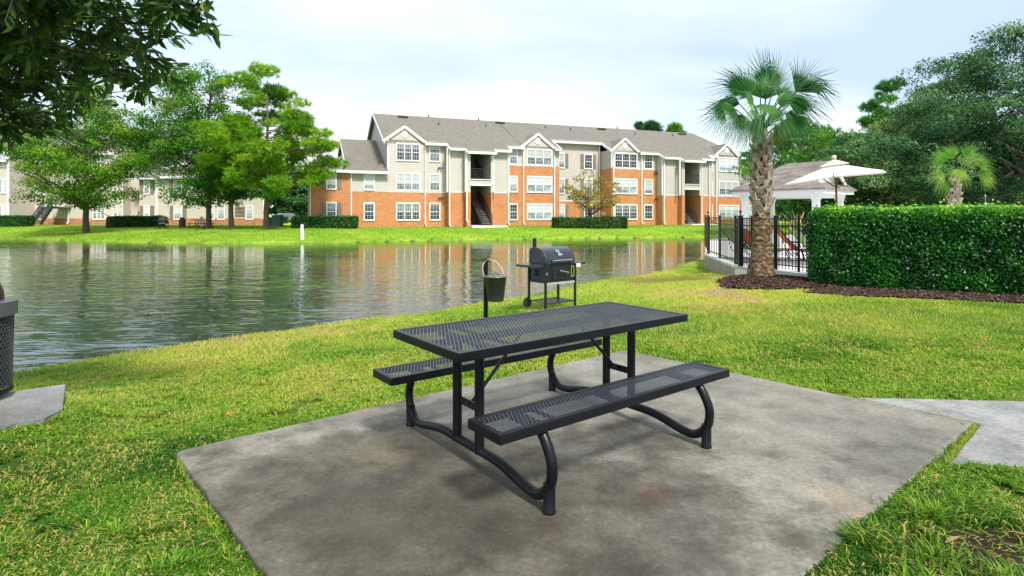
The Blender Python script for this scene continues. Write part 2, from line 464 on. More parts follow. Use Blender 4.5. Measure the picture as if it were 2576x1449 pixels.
# concrete patio, path, slab under the bin
Lc, Kc, Rc, Fc = (-2.113,3.582), (1.23,6.268), (3.283,4.083), (-.06,1.30)
def rounded(poly, rad, which, n=6):
    out = []
    for i, p in enumerate(poly):
        p = Vector(p)
        if i not in which: out.append(tuple(p)); continue
        a_ = Vector(poly[i-1]); b_ = Vector(poly[(i+1) % len(poly)])
        u = (a_-p).normalized(); w_ = (b_-p).normalized()
        s0 = p+u*rad; s1 = p+w_*rad
        for k in range(n+1):
            q = k/n
            out.append(tuple(s0*(1-q)**2 + p*2*q*(1-q) + s1*q*q))
    return out
def wobble(poly, amp, step=.12, seed=0):
    out = []; rr = random.Random(seed)
    for i, p in enumerate(poly):
        q = poly[(i+1) % len(poly)]
        L = math.hypot(q[0]-p[0], q[1]-p[1]); n = max(1, int(L/step))
        for k in range(n):
            tt = k/n
            out.append((p[0]+(q[0]-p[0])*tt+(rr.uniform(-amp,amp) if k else 0), p[1]+(q[1]-p[1])*tt+(rr.uniform(-amp,amp) if k else 0)))
    return out
padpoly = rounded([Fc, Rc, Kc, Lc], .07, (3,))
def lerp2(a, b, d):
    L = math.hypot(b[0]-a[0], b[1]-a[1]); return (a[0]+(b[0]-a[0])*d/L, a[1]+(b[1]-a[1])*d/L)
padpoly2 = wobble(padpoly, .006, .1, 1)
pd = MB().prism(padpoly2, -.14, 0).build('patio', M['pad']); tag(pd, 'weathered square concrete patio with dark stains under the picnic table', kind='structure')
bv = pd.modifiers.new('bevel','BEVEL'); bv.width = .012; bv.segments = 2; bv.limit_method = 'ANGLE'; bv.angle_limit = R(50)
pathpoly = [(2.79,4.655),(3.335,4.075),(2.61,3.42),(3.0,3.345),(6,2.75),(12,1.2),(12,3.5),(7.2,4.30),(4.08,4.564),(3.2,4.63)]
pathpoly = wobble(pathpoly, .006, .15, 2)
pa = MB().prism(pathpoly, -.14, -.004).build('path', M['path']); tag(pa, 'pale concrete footpath meeting the patio corner', kind='structure')
bv = pa.modifiers.new('bevel','BEVEL'); bv.width = .012; bv.segments = 2; bv.limit_method = 'ANGLE'; bv.angle_limit = R(50)
slabpoly = wobble([(-3.9,5.0),(-3.42,4.36),(-3.40,4.16),(-4.9,3.02),(-5.5,3.85)], .006, .12, 3)
sl = MB().prism(slabpoly, -.14, .0).build('bin_slab', M['path']); tag(sl, 'small concrete slab carrying the waste bin', kind='structure')

# pool deck
P0, P1, G2, P2, P3 = (6.96,20.3), (6.14,15.4), (6.34,15.0), (6.72,14.6), (7.17,13.6)
deckpoly = [(6.02,15.45),(6.25,14.85),(6.6,14.45),(7.02,13.4),(9.6,10.9),(30,10.9),(34,40),(15,37),(11.2,32.5),(9.9,29.2),(6.86,20.4)]
dk = MB().prism(deckpoly, -.9, .08).build('pool_deck', M['concrete_w']); tag(dk, 'bright white concrete pool deck behind the black fence', kind='structure')
rw = empty('retaining_wall', (0,0,0)); tag(rw, 'low grey concrete retaining wall under the black pool fence at the water', 'wall')
def wallseg(mb, pts, th, z0, z1):
    for a_, b_ in zip(pts[:-1], pts[1:]):
        a_ = Vector((*a_,0)); b_ = Vector((*b_,0)); d = (b_-a_).normalized(); n = Vector((d.y,-d.x,0))
        q = [a_, b_, b_+n*th, a_+n*th]
        mb.prism([(p.x,p.y) for p in q][::-1], z0, z1)
m_ = MB(); wallseg(m_, [(9.9,29.2),(6.86,20.4),(6.0,15.5)], -.06, -1.2, .03); m_.build('wall_face', M['stone'], rw)
m_ = MB(); wallseg(m_, [(9.92,29.2),(6.88,20.4),(6.02,15.45),(6.25,14.85),(6.6,14.45)], -.11, .034, .092); m_.build('coping', M['concrete_w'], rw)

# far footpath strip and parking road
m_ = MB()
def drape(mb, pts, wd, lift=.03):
    pr = None
    for i in range(len(pts)-1):
        a_ = Vector((*pts[i],0)); b_ = Vector((*pts[i+1],0)); L = (b_-a_).length; k = max(1,int(L/1.5))
        d = (b_-a_).normalized(); n = Vector((-d.y,d.x,0))
        for j in range(k+1):
            p = a_+(b_-a_)*j/k; zz = float(ground_z(p.x,p.y))+lift
            cur = [(p.x-n.x*wd/2,p.y-n.y*wd/2,zz),(p.x+n.x*wd/2,p.y+n.y*wd/2,zz)]
            if pr: mb.add([pr[0],cur[0],cur[1],pr[1]], [(0,1,2,3)])
            pr = cur
drape(m_, [(-45,60.5),(-34,60),(-27,60.5),(-21,63.5),(-17,70)], 1.5)
tag(m_.build('footpath', M['path']), 'narrow concrete footpath behind the far trees', kind='structure')
m_ = MB(); drape(m_, [(-90,113),(-50,113),(-15,113),(40,118)], 8)
t = NT('asphalt'); t.col(t.ramp(t.noise(8, t.coord(), 5), [(.3,(.05,.05,.052)),(.7,(.085,.085,.085))])); M['asphalt'] = t.set(Roughness=.9)
tag(m_.build('road', M['asphalt']), 'grey asphalt parking road beyond the buildings', kind='structure')
# ------------------------------------------------------------------ apartment buildings
class Facade:
    def __init__(s, name, loc, ang, label, cat='building', group=None):
        s.x0, s.y0 = loc; s.a = ang
        s.root = empty(name, (loc[0], loc[1], 0), ang); tag(s.root, label, cat, group)
        s.parts = {}
    def u(s, vx, p=0):
        """where the sight line through column vx meets the facade plane standing p in front"""
        k = (vx-1287.5)/F; c, n = math.cos(s.a), math.sin(s.a)
        ax = s.x0 + p*n; ay = s.y0 - p*c
        return (k*ay-ax)/(c-k*n)
    def mb(s, key):
        return s.parts.setdefault(key, MB())
_win = {}
def window_mesh(w, h, units):
    key = (round(w,2), round(h,2), units)
    if key in _win: return _win[key]
    fr = MB(); T = .11
    fr.box(-w/2-T, w/2+T, -.07, 0, h, h+T+.03); fr.box(-w/2-T, w/2+T, -.09, 0, -T-.02, 0)
    fr.box(-w/2-T, -w/2, -.07, 0, 0, h); fr.box(w/2, w/2+T, -.07, 0, 0, h)
    uw = w/units
    for i in range(units):
        x0 = -w/2+i*uw; x1 = x0+uw
        if i: fr.box(x0-.05, x0+.05, -.065, 0, 0, h)
        fr.box(x0+.05*(i>0), x1-.05*(i<units-1), -.05, 0, h/2-.03, h/2+.03)
        nc = 3 if uw < 1.3 else 4
        for k in range(1, nc): fr.box(x0+uw*k/nc-.008, x0+uw*k/nc+.008, -.042, -.02, 0, h)
        for k in (.25,.75): fr.box(x0, x1, -.044, -.02, h*k-.008, h*k+.008)
    me = bpy.data.meshes.new('window'); me.from_pydata(fr.v, [], fr.f); me.materials.append(M['white'])
    pn = MB().add([(-w/2,-.022,0),(w/2,-.022,0),(w/2,-.022,h),(-w/2,-.022,h)], [(0,1,2,3)])
    mp = bpy.data.meshes.new('pane'); mp.from_pydata(pn.v, [], pn.f)
    mats = {}
    for k in ('pane_blind','pane_curtain','pane_dark'):
        q = mp.copy(); q.materials.append(M[k]); mats[k] = q
    _win[key] = (me, mats); return _win[key]
def add_window(fc, u0, u1, z0, h, p, units, kind, shutters=''):
    w = u1-u0-.22
    me, mats = window_mesh(w, h, units)
    o = bpy.data.objects.new('window', me); col.objects.link(o); o.parent = fc.root; o.location = ((u0+u1)/2, -p, z0)
    q = bpy.data.objects.new('pane', mats[kind]); col.objects.link(q); q.parent = o
    for sd in shutters:
        sm = MB(); sw = .42; x = u0-sw-.02 if sd == 'l' else u1+.02
        sm.box(x, x+sw, -.04, 0, -.08, h+.1)
        for a_, b_ in ((.06, h/2-.05), (h/2+.05, h-.02)): sm.box(x+.06, x+sw-.06, -.055, -.04, a_, b_)
        so = sm.build('shutter', M['shutter'], fc.root); so.location = (0, -p, z0)
def spout(fc, u_, p, z0, z1, kick=True):
    m = MB(); m.box(u_-.055, u_+.055, -p-.14, -p-.05, z0, z1)
    m.bar((u_, -p-.10, z1), (u_, -p-.45, z1+.28), .1)
    if kick: m.bar((u_,-p-.1,z0),(u_+.05,-p-.4,z0-.18),.1)
    m.build('downspout', M['trim'], fc.root)

SL = .48          # roof slope
def roofz(v, ze): return ze + v*SL
A = Facade('apartment_building', (-15.3,53.95), R(21), 'three storey beige and orange brick apartment building with long grey shingle roof across the pond')
ZB = -.2; ZE = 8.72; DEP = 15.8; EO = .42
# segments: (vx0, vx1, p, bricktop, gable?, eave z override)
segs = [('g', 972.8,1069.7,0,3.68), ('s',1069.7,1124,0,3.68), ('s',1128,1168,1.1,3.68), ('st',1173,1240,1.8,3.68),
        ('s',1243,1276,1.1,3.68), ('s',1278,1314.8,0,6.69), ('g',1314.8,1394,0,6.69), ('r',1394,1508,-2.5,3.0),
        ('g',1539,1612,0,6.69), ('s',1612,1649,0,6.69), ('s',1667,1708,1.1,3.68), ('st',1711,1762,1.8,3.68),
        ('s',1764,1781,1.1,3.68), ('s',1783,1799.7,0,3.68), ('g',1799.7,1862,0,3.68)]
us = []
for i, sg in enumerate(segs):
    us.append([A.u(sg[1], sg[3]), A.u(sg[2], sg[3])])
for i in range(len(us)-1):      # close the joints between neighbours
    m0 = (us[i][1]+us[i+1][0])/2
    us[i][1] = us[i+1][0] = m0
U_END = us[-1][1]
bw, sw = MB(), MB()
inner = MB()
for (ty, a_, b_, p, bt), (u0, u1) in zip(segs, us):
    if ty == 'st':
        jl, jr = .42, .42
        for x0, x1 in ((u0, u0+jl), (u1-jr, u1)):
            bw.box(x0+.004, x1-.004, -p-.03, 3.2, ZB, bt)
            sw.box(x0+.002, x1-.002, -p, 3.2, bt, ZE-p*SL+.02)
        inner = MB(); inner.box(u0+jl, u1-jr, 3.2, 3.3, ZB, ZE+1.4); inner.build('stairwell_wall', M['siding_shaded'], A.root)
        zt = ZE-p*SL
        sw.box(u0+jl, u1-jr, -p+.001, -p+.2, zt-.38, zt+.02)
        continue
    bw.box(u0+.004, u1-.004, -p-.03, 3, ZB, bt)
    sw.box(u0+.002, u1-.002, -p, 3, bt, ZE-p*SL+.03)
# body behind and gable end walls
sw.add([(us[0][0]+.01,0,5),(us[0][0]+.01,DEP,5),(us[0][0]+.01,DEP,ZE),(us[0][0]+.01,DEP/2,ZE+DEP/2*SL),(us[0][0]+.01,0,ZE)], [(0,1,2,3,4)][:1])
sw.add([(us[0][0]+.01,3,ZB),(us[0][0]+.01,DEP,ZB),(us[0][0]+.01,DEP,5),(us[0][0]+.01,3,5)], [(0,1,2,3)])
sw.box(us[0][0]+.02, U_END-.02, 3.3, DEP, ZB, ZE)
A.brick = bw; A.sid = sw

# roof
rf = MB(); TH = .16
rv = DEP/2; rz = roofz(rv, ZE)
RIDGE_END = A.u(1741, -7.9)
gab = []
for (ty, a_, b_, p, bt), (u0, u1) in zip(segs, us):
    if ty == 'g':
        uc = (u0+u1)/2
        if a_ < 1000: uc = A.u(1018.8, .3); hw = 1.95
        elif a_ < 1400: uc = A.u(1355, .3); hw = 1.85
        elif a_ < 1700: uc = A.u(1574.6, .3); hw = 1.75
        else: uc = A.u(1831.9, .3); hw = 1.75
        gab.append((uc, hw, p, bt))
        hip = a_ > 1750
        parts = [(u0 - (.35 if a_ < 1000 else 0), uc-hw, -p-EO), (uc-hw, uc+hw, 0), (uc+hw, u1+(.35 if hip else 0), -p-EO)]
    else:
        parts = [(u0, u1, -p-EO)]
    for x0, x1, ev in parts:
        if x1-x0 < .02: continue
        pts = [(x0,ev,roofz(ev,ZE)),(x1,ev,roofz(ev,ZE)),(x1,rv,rz),(x0,rv,rz)]
        def cut(x):      # hip at the far end
            return rv if x <= RIDGE_END else max(ev, rv*(1-(x-RIDGE_END)/max(.1,(U_END+.35-RIDGE_END))))
        if x1 > RIDGE_END:
            v0, v1 = cut(x0), cut(x1)
            pts = [(x0,ev,roofz(ev,ZE)),(x1,ev,roofz(ev,ZE))]
            if v1 > ev+.01: pts.append((x1,v1,roofz(v1,ZE)))
            if x0 < RIDGE_END: pts.append((RIDGE_END,rv,rz)); pts.append((x0,rv,rz))
            else: pts.append((x0,v0,roofz(v0,ZE)))
        rf.slab(pts, TH)
        if ev < -.01 or ty == 'r' or ev > 2:
            g = MB(); g.box(x0+.01, x1-.01, ev-.13, ev+.02, roofz(ev,ZE)-.22, roofz(ev,ZE)+.02); g.build('gutter', M['trim'], A.root)
            sf = MB(); sf.box(x0+.02, x1-.02, ev+.02, -p+.05, roofz(ev,ZE)-.20, roofz(ev,ZE)-.17); sf.build('soffit', M['white'], A.root)
# back slope and hip end
rf.slab([(us[0][0]-.35,rv,rz),(RIDGE_END,rv,rz),(U_END+.35,DEP+EO,ZE-.2),(us[0][0]-.35,DEP+EO,ZE-.2)], TH)
rf.slab([(RIDGE_END,rv,rz-.005),(U_END+.36,-EO,ZE-.2),(U_END+.36,DEP+EO,ZE-.2)], TH)
# returns: sloping fascia between neighbouring eaves
def fascia(root, a, b, w, h):
    f_ = MB(); f_.bar(a, b, w, h); f_.build('fascia', M['trim'], root)
for i in range(len(segs)-1):
    pa_, pb_ = segs[i][3], segs[i+1][3]
    if abs(pa_-pb_) < .05: continue
    x = us[i][1]; v0, v1 = -pa_-EO, -pb_-EO
    off = -.07 if pb_ > pa_ else .07
    fascia(A.root, (x+off,v0,roofz(v0,ZE)-.1), (x+off,v1,roofz(v1,ZE)-.1), .13, .24)
# rake board on the near gable end
x = us[0][0]-.37
fascia(A.root, (x,-EO,roofz(-EO,ZE)-.1), (x,rv,rz-.08), .06, .26); fascia(A.root, (x,DEP+EO,ZE-.3), (x,rv,rz-.08), .06, .26)
for uc, hw, p, bt in gab:
    zb = ZE-.05; zp = ZE+1.42; vb = (zp-ZE)/SL; g = MB()
    g.add([(uc-hw+.05,-p,zb-.3),(uc+hw-.05,-p,zb-.3),(uc+hw-.05,-p,zb),(uc,-p,zp-.12),(uc-hw+.05,-p,zb),
           (uc-hw+.05,.4,zb-.3),(uc+hw-.05,.4,zb-.3),(uc+hw-.05,.4,zb),(uc,.4,zp-.12),(uc-hw+.05,.4,zb)],
          [(0,1,2,3,4),(9,8,7,6,5),(0,4,9,5),(1,6,7,2),(0,5,6,1)])
    gd = g.build('gable', M['siding'], A.root)
    tr = MB()
    e = .18
    for s_ in (-1,1):
        tr.bar((uc,-p-.12,zp-.10), (uc+s_*(hw+e),-p-.12,zb-.06-e*.6), .08, .26, up=(0,0,1))
    tr.build('gable_trim', M['white'], gd)
    vt = MB(); vt.lathe([(.30,0),(.30,.05)], 20); vt.v = [(x_+uc, -p-.01-z_, y_*1.15+zb+.62) for x_,y_,z_ in vt.v]
    vt.build('gable_vent', M['white'], gd)
    for s_ in (-1,1):
        q = [(uc,-p-.14,zp),(uc+s_*(hw+e),-p-.14,zb-e*.6),(uc+s_*(hw+e),.02,zb-e*.6+.01),(uc,vb+.05,zp)]
        if s_ > 0: q = q[::-1]
        rf.slab(q, .05)
    # frieze band between gable and window head
    fr = A.mb('frieze')
rf.build('roof', M['roof'], A.root)

# windows: (vx0, vx1, p, units, floors, shutters)
wins = [(995.6,1056,0,3,(0,1,2),''), (1079,1107,0,1,(0,1,2),''),
        (1280,1301.5,0,1,(0,1,2),''), (1324,1388,0,3,(0,1,2),''),
        (1398.5,1420,-2.5,1,(0,1,2),'r'), (1468,1490,-2.5,1,(0,1,2),'lr'),
        (1544.5,1602,0,3,(0,1,2),''), (1619,1641,0,1,(0,1,2),''),
        (1784,1791,0,1,(0,1,2),''), (1806.5,1857,0,3,(0,1,2),'')]
kinds = {0:['pane_dark','pane_dark','pane_dark','pane_blind','pane_blind','pane_dark','pane_dark','pane_dark','pane_dark','pane_blind'],
         1:['pane_curtain','pane_curtain','pane_blind','pane_blind','pane_curtain','pane_curtain','pane_blind','pane_curtain','pane_dark','pane_curtain'],
         2:['pane_dark','pane_curtain','pane_curtain','pane_curtain','pane_curtain','pane_dark','pane_dark','pane_dark','pane_dark','pane_blind']}
for i, (a_, b_, p, n, fl, sh) in enumerate(wins):
    pp = p
    for f_ in fl:
        bt = [s_ for s_ in segs if s_[1] <= (a_+b_)/2 <= s_[2]]
        onb = bt and 1.0+2.9*f_ < bt[0][4]
        uu0, uu1 = A.u(a_, p), A.u(b_, p)
        if i == 8: uu0 = uu1-1.3
        add_window(A, uu0, uu1, 1.02+2.9*f_, 1.5, p+(.03 if onb else 0), n, kinds[f_][i], sh)
# white panels round the third-floor triple windows on the brick bays
bd = MB()
for (a_, b_) in ((1316,1393),(1540,1611),(1613,1648),(1279,1313.5)):
    u0, u1 = A.u(a_, 0), A.u(b_, 0); bd.box(u0+.03, u1-.03, -.05, 0, 6.60, 6.74)
for ty_, a_, b_, p, bt in segs:
    if bt < 4 and ty_ != 'st': u0, u1 = A.u(a_, p), A.u(b_, p); bd.box(u0, u1, -p-.05, -p, bt-.02, bt+.07)
bd.build('band_course', M['trim'], A.root)
# downspouts and corner boards
for vx, p, z0, z1 in ((974.5,0,5.9,8.3),(1068.6,0,.55,8.3),(1129.5,1.1,.5,7.7),(1173,1.8,.9,7.35),(1240,1.8,3.75,7.35),(1277,1.1,.6,7.75),
                      (1315,0,.6,8.3),(1393,0,.6,8.3),(1506,-2.5,.6,9.5),(1541.5,0,.6,8.3),(1612.5,0,.55,8.3),(1668.5,1.1,.55,7.75),
                      (1763,1.8,.55,7.35),(1782,1.1,.55,7.75),(1799.7,0,.55,8.3),(1859.5,0,5.9,8.3)):
    spout(A, A.u(vx,p), p+.03, z0, z1)
cb = MB()
for vx, p, bt in ((1125,1.1,3.7),(1171,1.8,3.7),(1276.5,1.1,3.7),(1538.5,0,6.75),(1666,1.1,3.7),(1710,1.8,3.7),(1238.5,1.8,3.7),(1761,1.8,3.7)):
    cb = MB(); u_ = A.u(vx,p); cb.box(u_-.07,u_+.07,-p-.02,-p+.12,bt,ZE-p*SL-.15); cb.build('corner_board', M['white'], A.root)
# wall lamps, roof vents
for vx, z_, p in ((1108,6.15,0),(1109,3.15,0),(1649,6.3,0),(1650,3.3,0)):
    u_ = A.u(vx-2,p); l_ = MB(); l_.box(u_-.05,u_+.05,-p-.09,-p-.03,z_-.04,z_+.04)
    for s_ in (-1,1): l_.tube([(u_+s_*.08,-p-.1,z_),(u_+s_*.2,-p-.25,z_-.08)], [.05,.085], 8)
    l_.build('wall_lamp', M['dark'], A.root)
for vx, v_, L in ((1013,7.1,1.1),(1257,7.1,1.1),(1512,7.1,1.1),(1715,7.1,1.1)):
    u_ = A.u(vx,-v_); b_ = MB(); b_.box(u_-L/2,u_+L/2,v_-.18,v_+.18,roofz(v_,ZE)-.1,roofz(v_,ZE)+.14); b_.build('roof_vent', M['black'], A.root)
for vx, v_ in ((1077,7.7),(1203,7.7),(1103,5.2),(1222,5.5),(1371,6.3),(1435,6.1),(1552,7.7),(1597,5.9),(1661,7.7),(1692,6.2)):
    u_ = A.u(vx,-v_); b_ = MB(); b_.tube([(u_,v_,roofz(v_,ZE)-.1),(u_,v_,roofz(v_,ZE)+.32)], .06, 8); b_.build('vent_pipe', M['black'], A.root)
# building number on the shaded brick return
nb_ = MB(); dg = {'8':'abcdefg','0':'abcdef'}
for k_, ch in enumerate('800'):
    v0 = 2.2-k_*.36; w_, h_, T_ = .24, .40, .06; x = us[8][0]
    sg_ = {'a':(0,w_,h_-T_,h_),'d':(0,w_,0,T_),'g':(0,w_,h_/2-T_/2,h_/2+T_/2),'f':(0,T_,h_/2,h_),'e':(0,T_,0,h_/2),'b':(w_-T_,w_,h_/2,h_),'c':(w_-T_,w_,0,h_/2)}
    for c_ in dg[ch]:
        a0, a1, z0, z1 = sg_[c_]; e_ = .001*ord(c_)/100
        nb_.box(x-.05-e_, x+.01, v0-a1, v0-a0, 1.4+z0, 1.4+z1)
nb_.build('lettering', M['trim'], A.root)

# stairs
def stairs(fc, u0, u1, p, mirrored=False):
    st = empty('staircase', (0,0,0)); st.parent = fc.root
    w_ = u1-u0
    # landing with rail, upper band
    lz = 4.98
    m = MB(); m.box(u0, u1, -p+.03, 1.0, lz-.58, lz); m.build('landing', M['siding'], st)
    m = MB(); m.box(u0, u1, -p-.05, -p+.03, lz-.06, lz+.01); m.box(u0-.1,u1+.1,-p-.06,-p+.03,lz-.64,lz-.56)
    m.build('landing_trim', M['trim'], st)
    rl = MB()
    for z_ in (lz+.08, lz+1.05): rl.bar((u0,-p+.1,z_),(u1,-p+.1,z_),.05)
    k = int(w_/.13)
    for i in range(1,k): rl.bar((u0+i*w_/k,-p+.1,lz+.08),(u0+i*w_/k,-p+.1,lz+1.05),.022)
    rl.build('landing_rail', M['dark'], st)
    m = MB(); m.box(u0-.3,u1+1.2,-p-1.6,-p+.2,ZB,.42); m.build('stair_pad', M['concrete_w'], st)
    m = MB(); m.box(u0, u1, -p+.2, 3.2, ZB, .44); m.build('floor_slab', M['path'], st)
    # flights
    def flight(ul, ur, v0, z0, v1, z1, n):
        tr = MB(); sd = MB()
        for i in range(n):
            a = i/n; v = v0+(v1-v0)*a; z = z0+(z1-z0)*(i+1)/n; dv = (v1-v0)/n
            tr.box(ul, ur, v, v+abs(dv)*1.15, z-.055, z)
        for x in (ul-.03, ur+.03):
            sd.bar((x,v0-.05,z0),(x,v1,z1),.05,.26)
        tr.build('stair_tread', M['path'], st); sd.build('stringer', M['dark'], st)
        for x in (ul-.03, ur+.03):
            h = MB()
            h.bar((x,v0-.1,z0+1.05),(x,v1,z1+1.0),.045); h.bar((x,v0-.1,z0+.2),(x,v1,z1+.2),.035)
            for i in range(0, n*2):
                a = i/(n*2); h.bar((x,v0+(v1-v0)*a,z0+.2+(z1-z0)*a),(x,v0+(v1-v0)*a,z0+1.02+(z1-z0)*a),.02)
            h.bar((x,v0-.1,z0-.02),(x,v0-.1,z0+1.08),.05)
            h.build('stair_rail', M['dark'], st)
    mid = (u0+u1)/2
    if not mirrored:
        flight(mid-.05, u1-.12, -p-.55, .42, 2.6, 3.35, 16)
        flight(mid-.05, u1-.12, 0.6, 5.0, 3.1, 6.4, 8)
    else:
        flight(u0+.1, mid+.25, -p-.35, .42, 2.6, 3.35, 16)
for i in (3, 11):
    stairs(A, us[i][0]+.42, us[i][1]-.42, 1.8, i == 11)

# wings on the left: brick bay with hip roof, siding bay with its own gable
u00, u11 = A.u(780,.15), 0.0
bw.box(u00, u11-.002, -.15, 8, ZB, 5.45)
bw.box(u11+.002, us[0][0], -.03, 3, ZB, 3.68)
sw.box(u11+.002, us[0][0]-.002, 0, 3, 3.68, 5.75)
sw.add([(.012,-.0,5.3),(.012,0,5.75),(.012,rv,roofz(rv,5.8)),(.012,DEP,5.75),(.012,DEP,5.3)], [(0,1,2,3,4)])
sw.box(.01, us[0][0], 3.01, DEP, ZB, 5.7)
# right wing beyond the last bay
u2 = U_END
bw.box(u2+.002, u2+6, 1.2, 10, ZB, 3.68); sw.box(u2+.002, u2+6, 1.23, 10, 3.68, 5.5)
bw.build('brick_wall', M['brick'], A.root); sw.build('siding_wall', M['siding'], A.root)
rf2 = MB()
rf2.slab([(u2+.4,.8,5.5),(u2+6.4,.8,5.5),(u2+3,5.5,7.7),(u2+.4,5.5,7.7)], .15)
rf2.slab([(u2+6.4,.8,5.5),(u2+6.4,10.4,5.5),(u2+3,5.5,7.7)], .15)
rf2.build('wing_roof', M['roof'], A.root); rf2 = MB(); ze1 = 5.8; x0 = -.3; x1 = us[0][0]-.005
rf2.slab([(x0,-EO,roofz(-EO,ze1)),(x1,-EO,roofz(-EO,ze1)),(x1,rv,roofz(rv,ze1)),(x0,rv,roofz(rv,ze1))], TH)
rf2.slab([(x0,rv,roofz(rv,ze1)),(x1,rv,roofz(rv,ze1)),(x1,DEP+EO,5.6),(x0,DEP+EO,5.6)], TH)
rf2.build('wing_roof', M['roof'], A.root); rf2 = MB(); ze0 = 5.62; q0 = u00-.4; hv = 3.6
rf2.slab([(q0,-.55,ze0),(-.01,-.55,ze0),(-.01,hv,ze0+(hv+.55)*.46)], TH)
rf2.slab([(q0,-.55,ze0),(-.01,hv,ze0+(hv+.55)*.46),(q0,8.2,ze0)], TH)
rf2.build('wing_roof', M['roof'], A.root)
for x0_, x1_, v_, z_ in ((q0,-.02,-.55,ze0),(-.3,us[0][0]+.15,-EO,roofz(-EO,ze1))):
    g = MB(); g.box(x0_, x1_, v_-.13, v_+.02, z_-.24, z_+.02); g.build('gutter', M['trim'], A.root)
g = MB(); g.bar((-.33,-EO,roofz(-EO,ze1)-.1),(-.33,rv,roofz(rv,ze1)-.1),.06,.24); g.build('fascia', M['trim'], A.root)
for (a_, b_, p, z0, kd, sh, un) in ((818.7,848,.15,1.02,'pane_dark','lr',1),(818.7,848,.15,3.92,'pane_curtain','lr',1),(913,943.5,.03,1.02,'pane_dark','',1),(913,943.5,0,3.92,'pane_blind','',1)):
    add_window(A, A.u(a_,p)+.05, A.u(b_,p)-.05, z0, 1.5, p, un, kd, sh)
add_window(A, A.u(1880,-1.2), A.u(1880,-1.2)+2.4, 1.02, 1.5, -1.2, 2, 'pane_curtain')
spout(A, A.u(883,.03), .03, .9, 5.3); spout(A, A.u(781.5,.15)-.05, .15, .9, 5.2)

# ---- second building, left behind the trees
B = Facade('apartment_building', (-58.0,66.0), R(4), 'tan three storey apartment building with low brick base behind the maple trees')
def BU(vx, p=0): return B.u(vx, p)
bw, sw, rf = MB(), MB(), MB()
def seg(a_, b_, p, ztop, bt=1.05):
    u0, u1 = BU(a_,p), BU(b_,p)
    if a_ == 395:
        bw.prism([(u0+.003,-p-.03),(u1-.003,-p-.03),(u1-3.4,5),(u0+.003,5)],ZB,bt); sw.prism([(u0,-p),(u1,-p),(u1-3.4,5.02),(u0,5.02)],bt,ztop); return u0, u1
    bw.box(u0+.003,u1-.003,-p-.03,6-p,ZB,bt); sw.box(u0,u1,-p,6-p,bt,ztop); return u0, u1
b1 = seg(-260, 21, 2.6, 8.9, 1.05)
b2 = seg(23, 75, -1.5, 8.9)
b3 = seg(76, 137, -1.2, 8.9)
b4 = seg(137, 226, 0, 8.9)
b5 = seg(226, 310, .5, 8.9)
b6 = seg(310, 350, -1.0, 8.9)
b7 = seg(350, 394, .6, 5.75)
b8 = seg(395, 664, 1.2, 5.9)
sw.box(b1[0], b6[1]+3, 3.6, 16, ZB, 8.9); sw.box(b6[1]+3, b8[1]-8.2, 4, 14, ZB, 5.85)
# main roof, its gable end facing right
X0, X1 = b1[0]-.4, b6[1]+3.4
def rb(v): return 8.9+.46*v
for (a_, b_, p) in ((X0,b1[1]+.1,2.6),(b1[1]+.1,b4[0],-1.2),(b4[0],b6[0],.3),(b6[0],X1,-1.0)):
    rf.slab([(a_,-p-.4,rb(-p-.4)),(b_,-p-.4,rb(-p-.4)),(b_,8,rb(8)),(a_,8,rb(8))],.15)
    g = MB(); g.box(a_+.01,b_-.01,-p-.53,-p-.4,rb(-p-.4)-.22,rb(-p-.4)+.02); g.build('gutter', M['trim'], B.root)
rf.slab([(X0,8,rb(8)),(X1,8,rb(8)),(X1,16.4,8.8),(X0,16.4,8.8)],.15)
xg = X1-.4
sw.add([(xg,3.6,8.85),(xg,16,8.85),(xg,8,rb(8)-.1),(xg,1.0,rb(1.0)-.12)], [(0,1,2,3)])
fascia(B.root, (X1+.02,.6,rb(.6)-.1),(X1+.02,8,rb(8)-.1),.06,.4); fascia(B.root, (X1+.02,16.4,8.7),(X1+.02,8,rb(8)-.1),.06,.3)
# two storey block roof: gable rake falling to the left, small hip over the bay
xr0, xr1 = b7[0]-3.2, b8[1]+.4
zr = 5.95
rf.slab([(b8[0]-.2,-1.65,zr-.1),(xr1,-1.65,zr-.1),(xr1-4.2,6,zr+3.1),(b8[0]-.2,6,zr+3.1)],.15)
rf.slab([(b8[0]-.2,6,zr+3.1),(xr1-4.2,6,zr+3.1),(xr1-8.2,14.4,zr-.1),(b8[0]-.2,14.4,zr-.1)],.15)
g = MB(); g.box(b8[0]+.6,xr1,-1.78,-1.63,zr-.32,zr-.08); g.box(b7[0]-.5,b8[0]+.6,-1.13,-.98,zr-.42,zr-.18); g.build('gutter', M['trim'], B.root)
rf.slab([(b7[0]-.55,-1.0,zr-.2),(b8[0]+.7,-1.0,zr-.2),(b8[0]+.7,2.0,zr+1.5),(b7[0]+2.1,2.0,zr+1.5)],.12)
rf.slab([(b7[0]-.55,-1.0,zr-.2),(b7[0]+2.1,2.0,zr+1.5),(b7[0]-.55,4,zr-.2)],.12)
sw.add([(b6[0]+.5,1.4,5.4),(b8[0]+5.5,1.4,5.4),(b8[0]+5.5,1.4,8.5),(b7[0]+2.2,1.4,7.3),(b6[0]+.5,1.4,5.8)], [(0,1,2,3,4)])
fascia(B.root, (b6[0]-.1,1.3,5.5),(b7[0]+2.2,1.3,7.1),.1,.34); fascia(B.root, (b7[0]+2.2,1.3,7.1),(b8[0]+5.6,1.3,8.6),.1,.34)
rf.build('roof', M['roof'], B.root); bw.build('brick_base', M['brick2'], B.root); sw.build('siding_wall', M['siding2'], B.root)
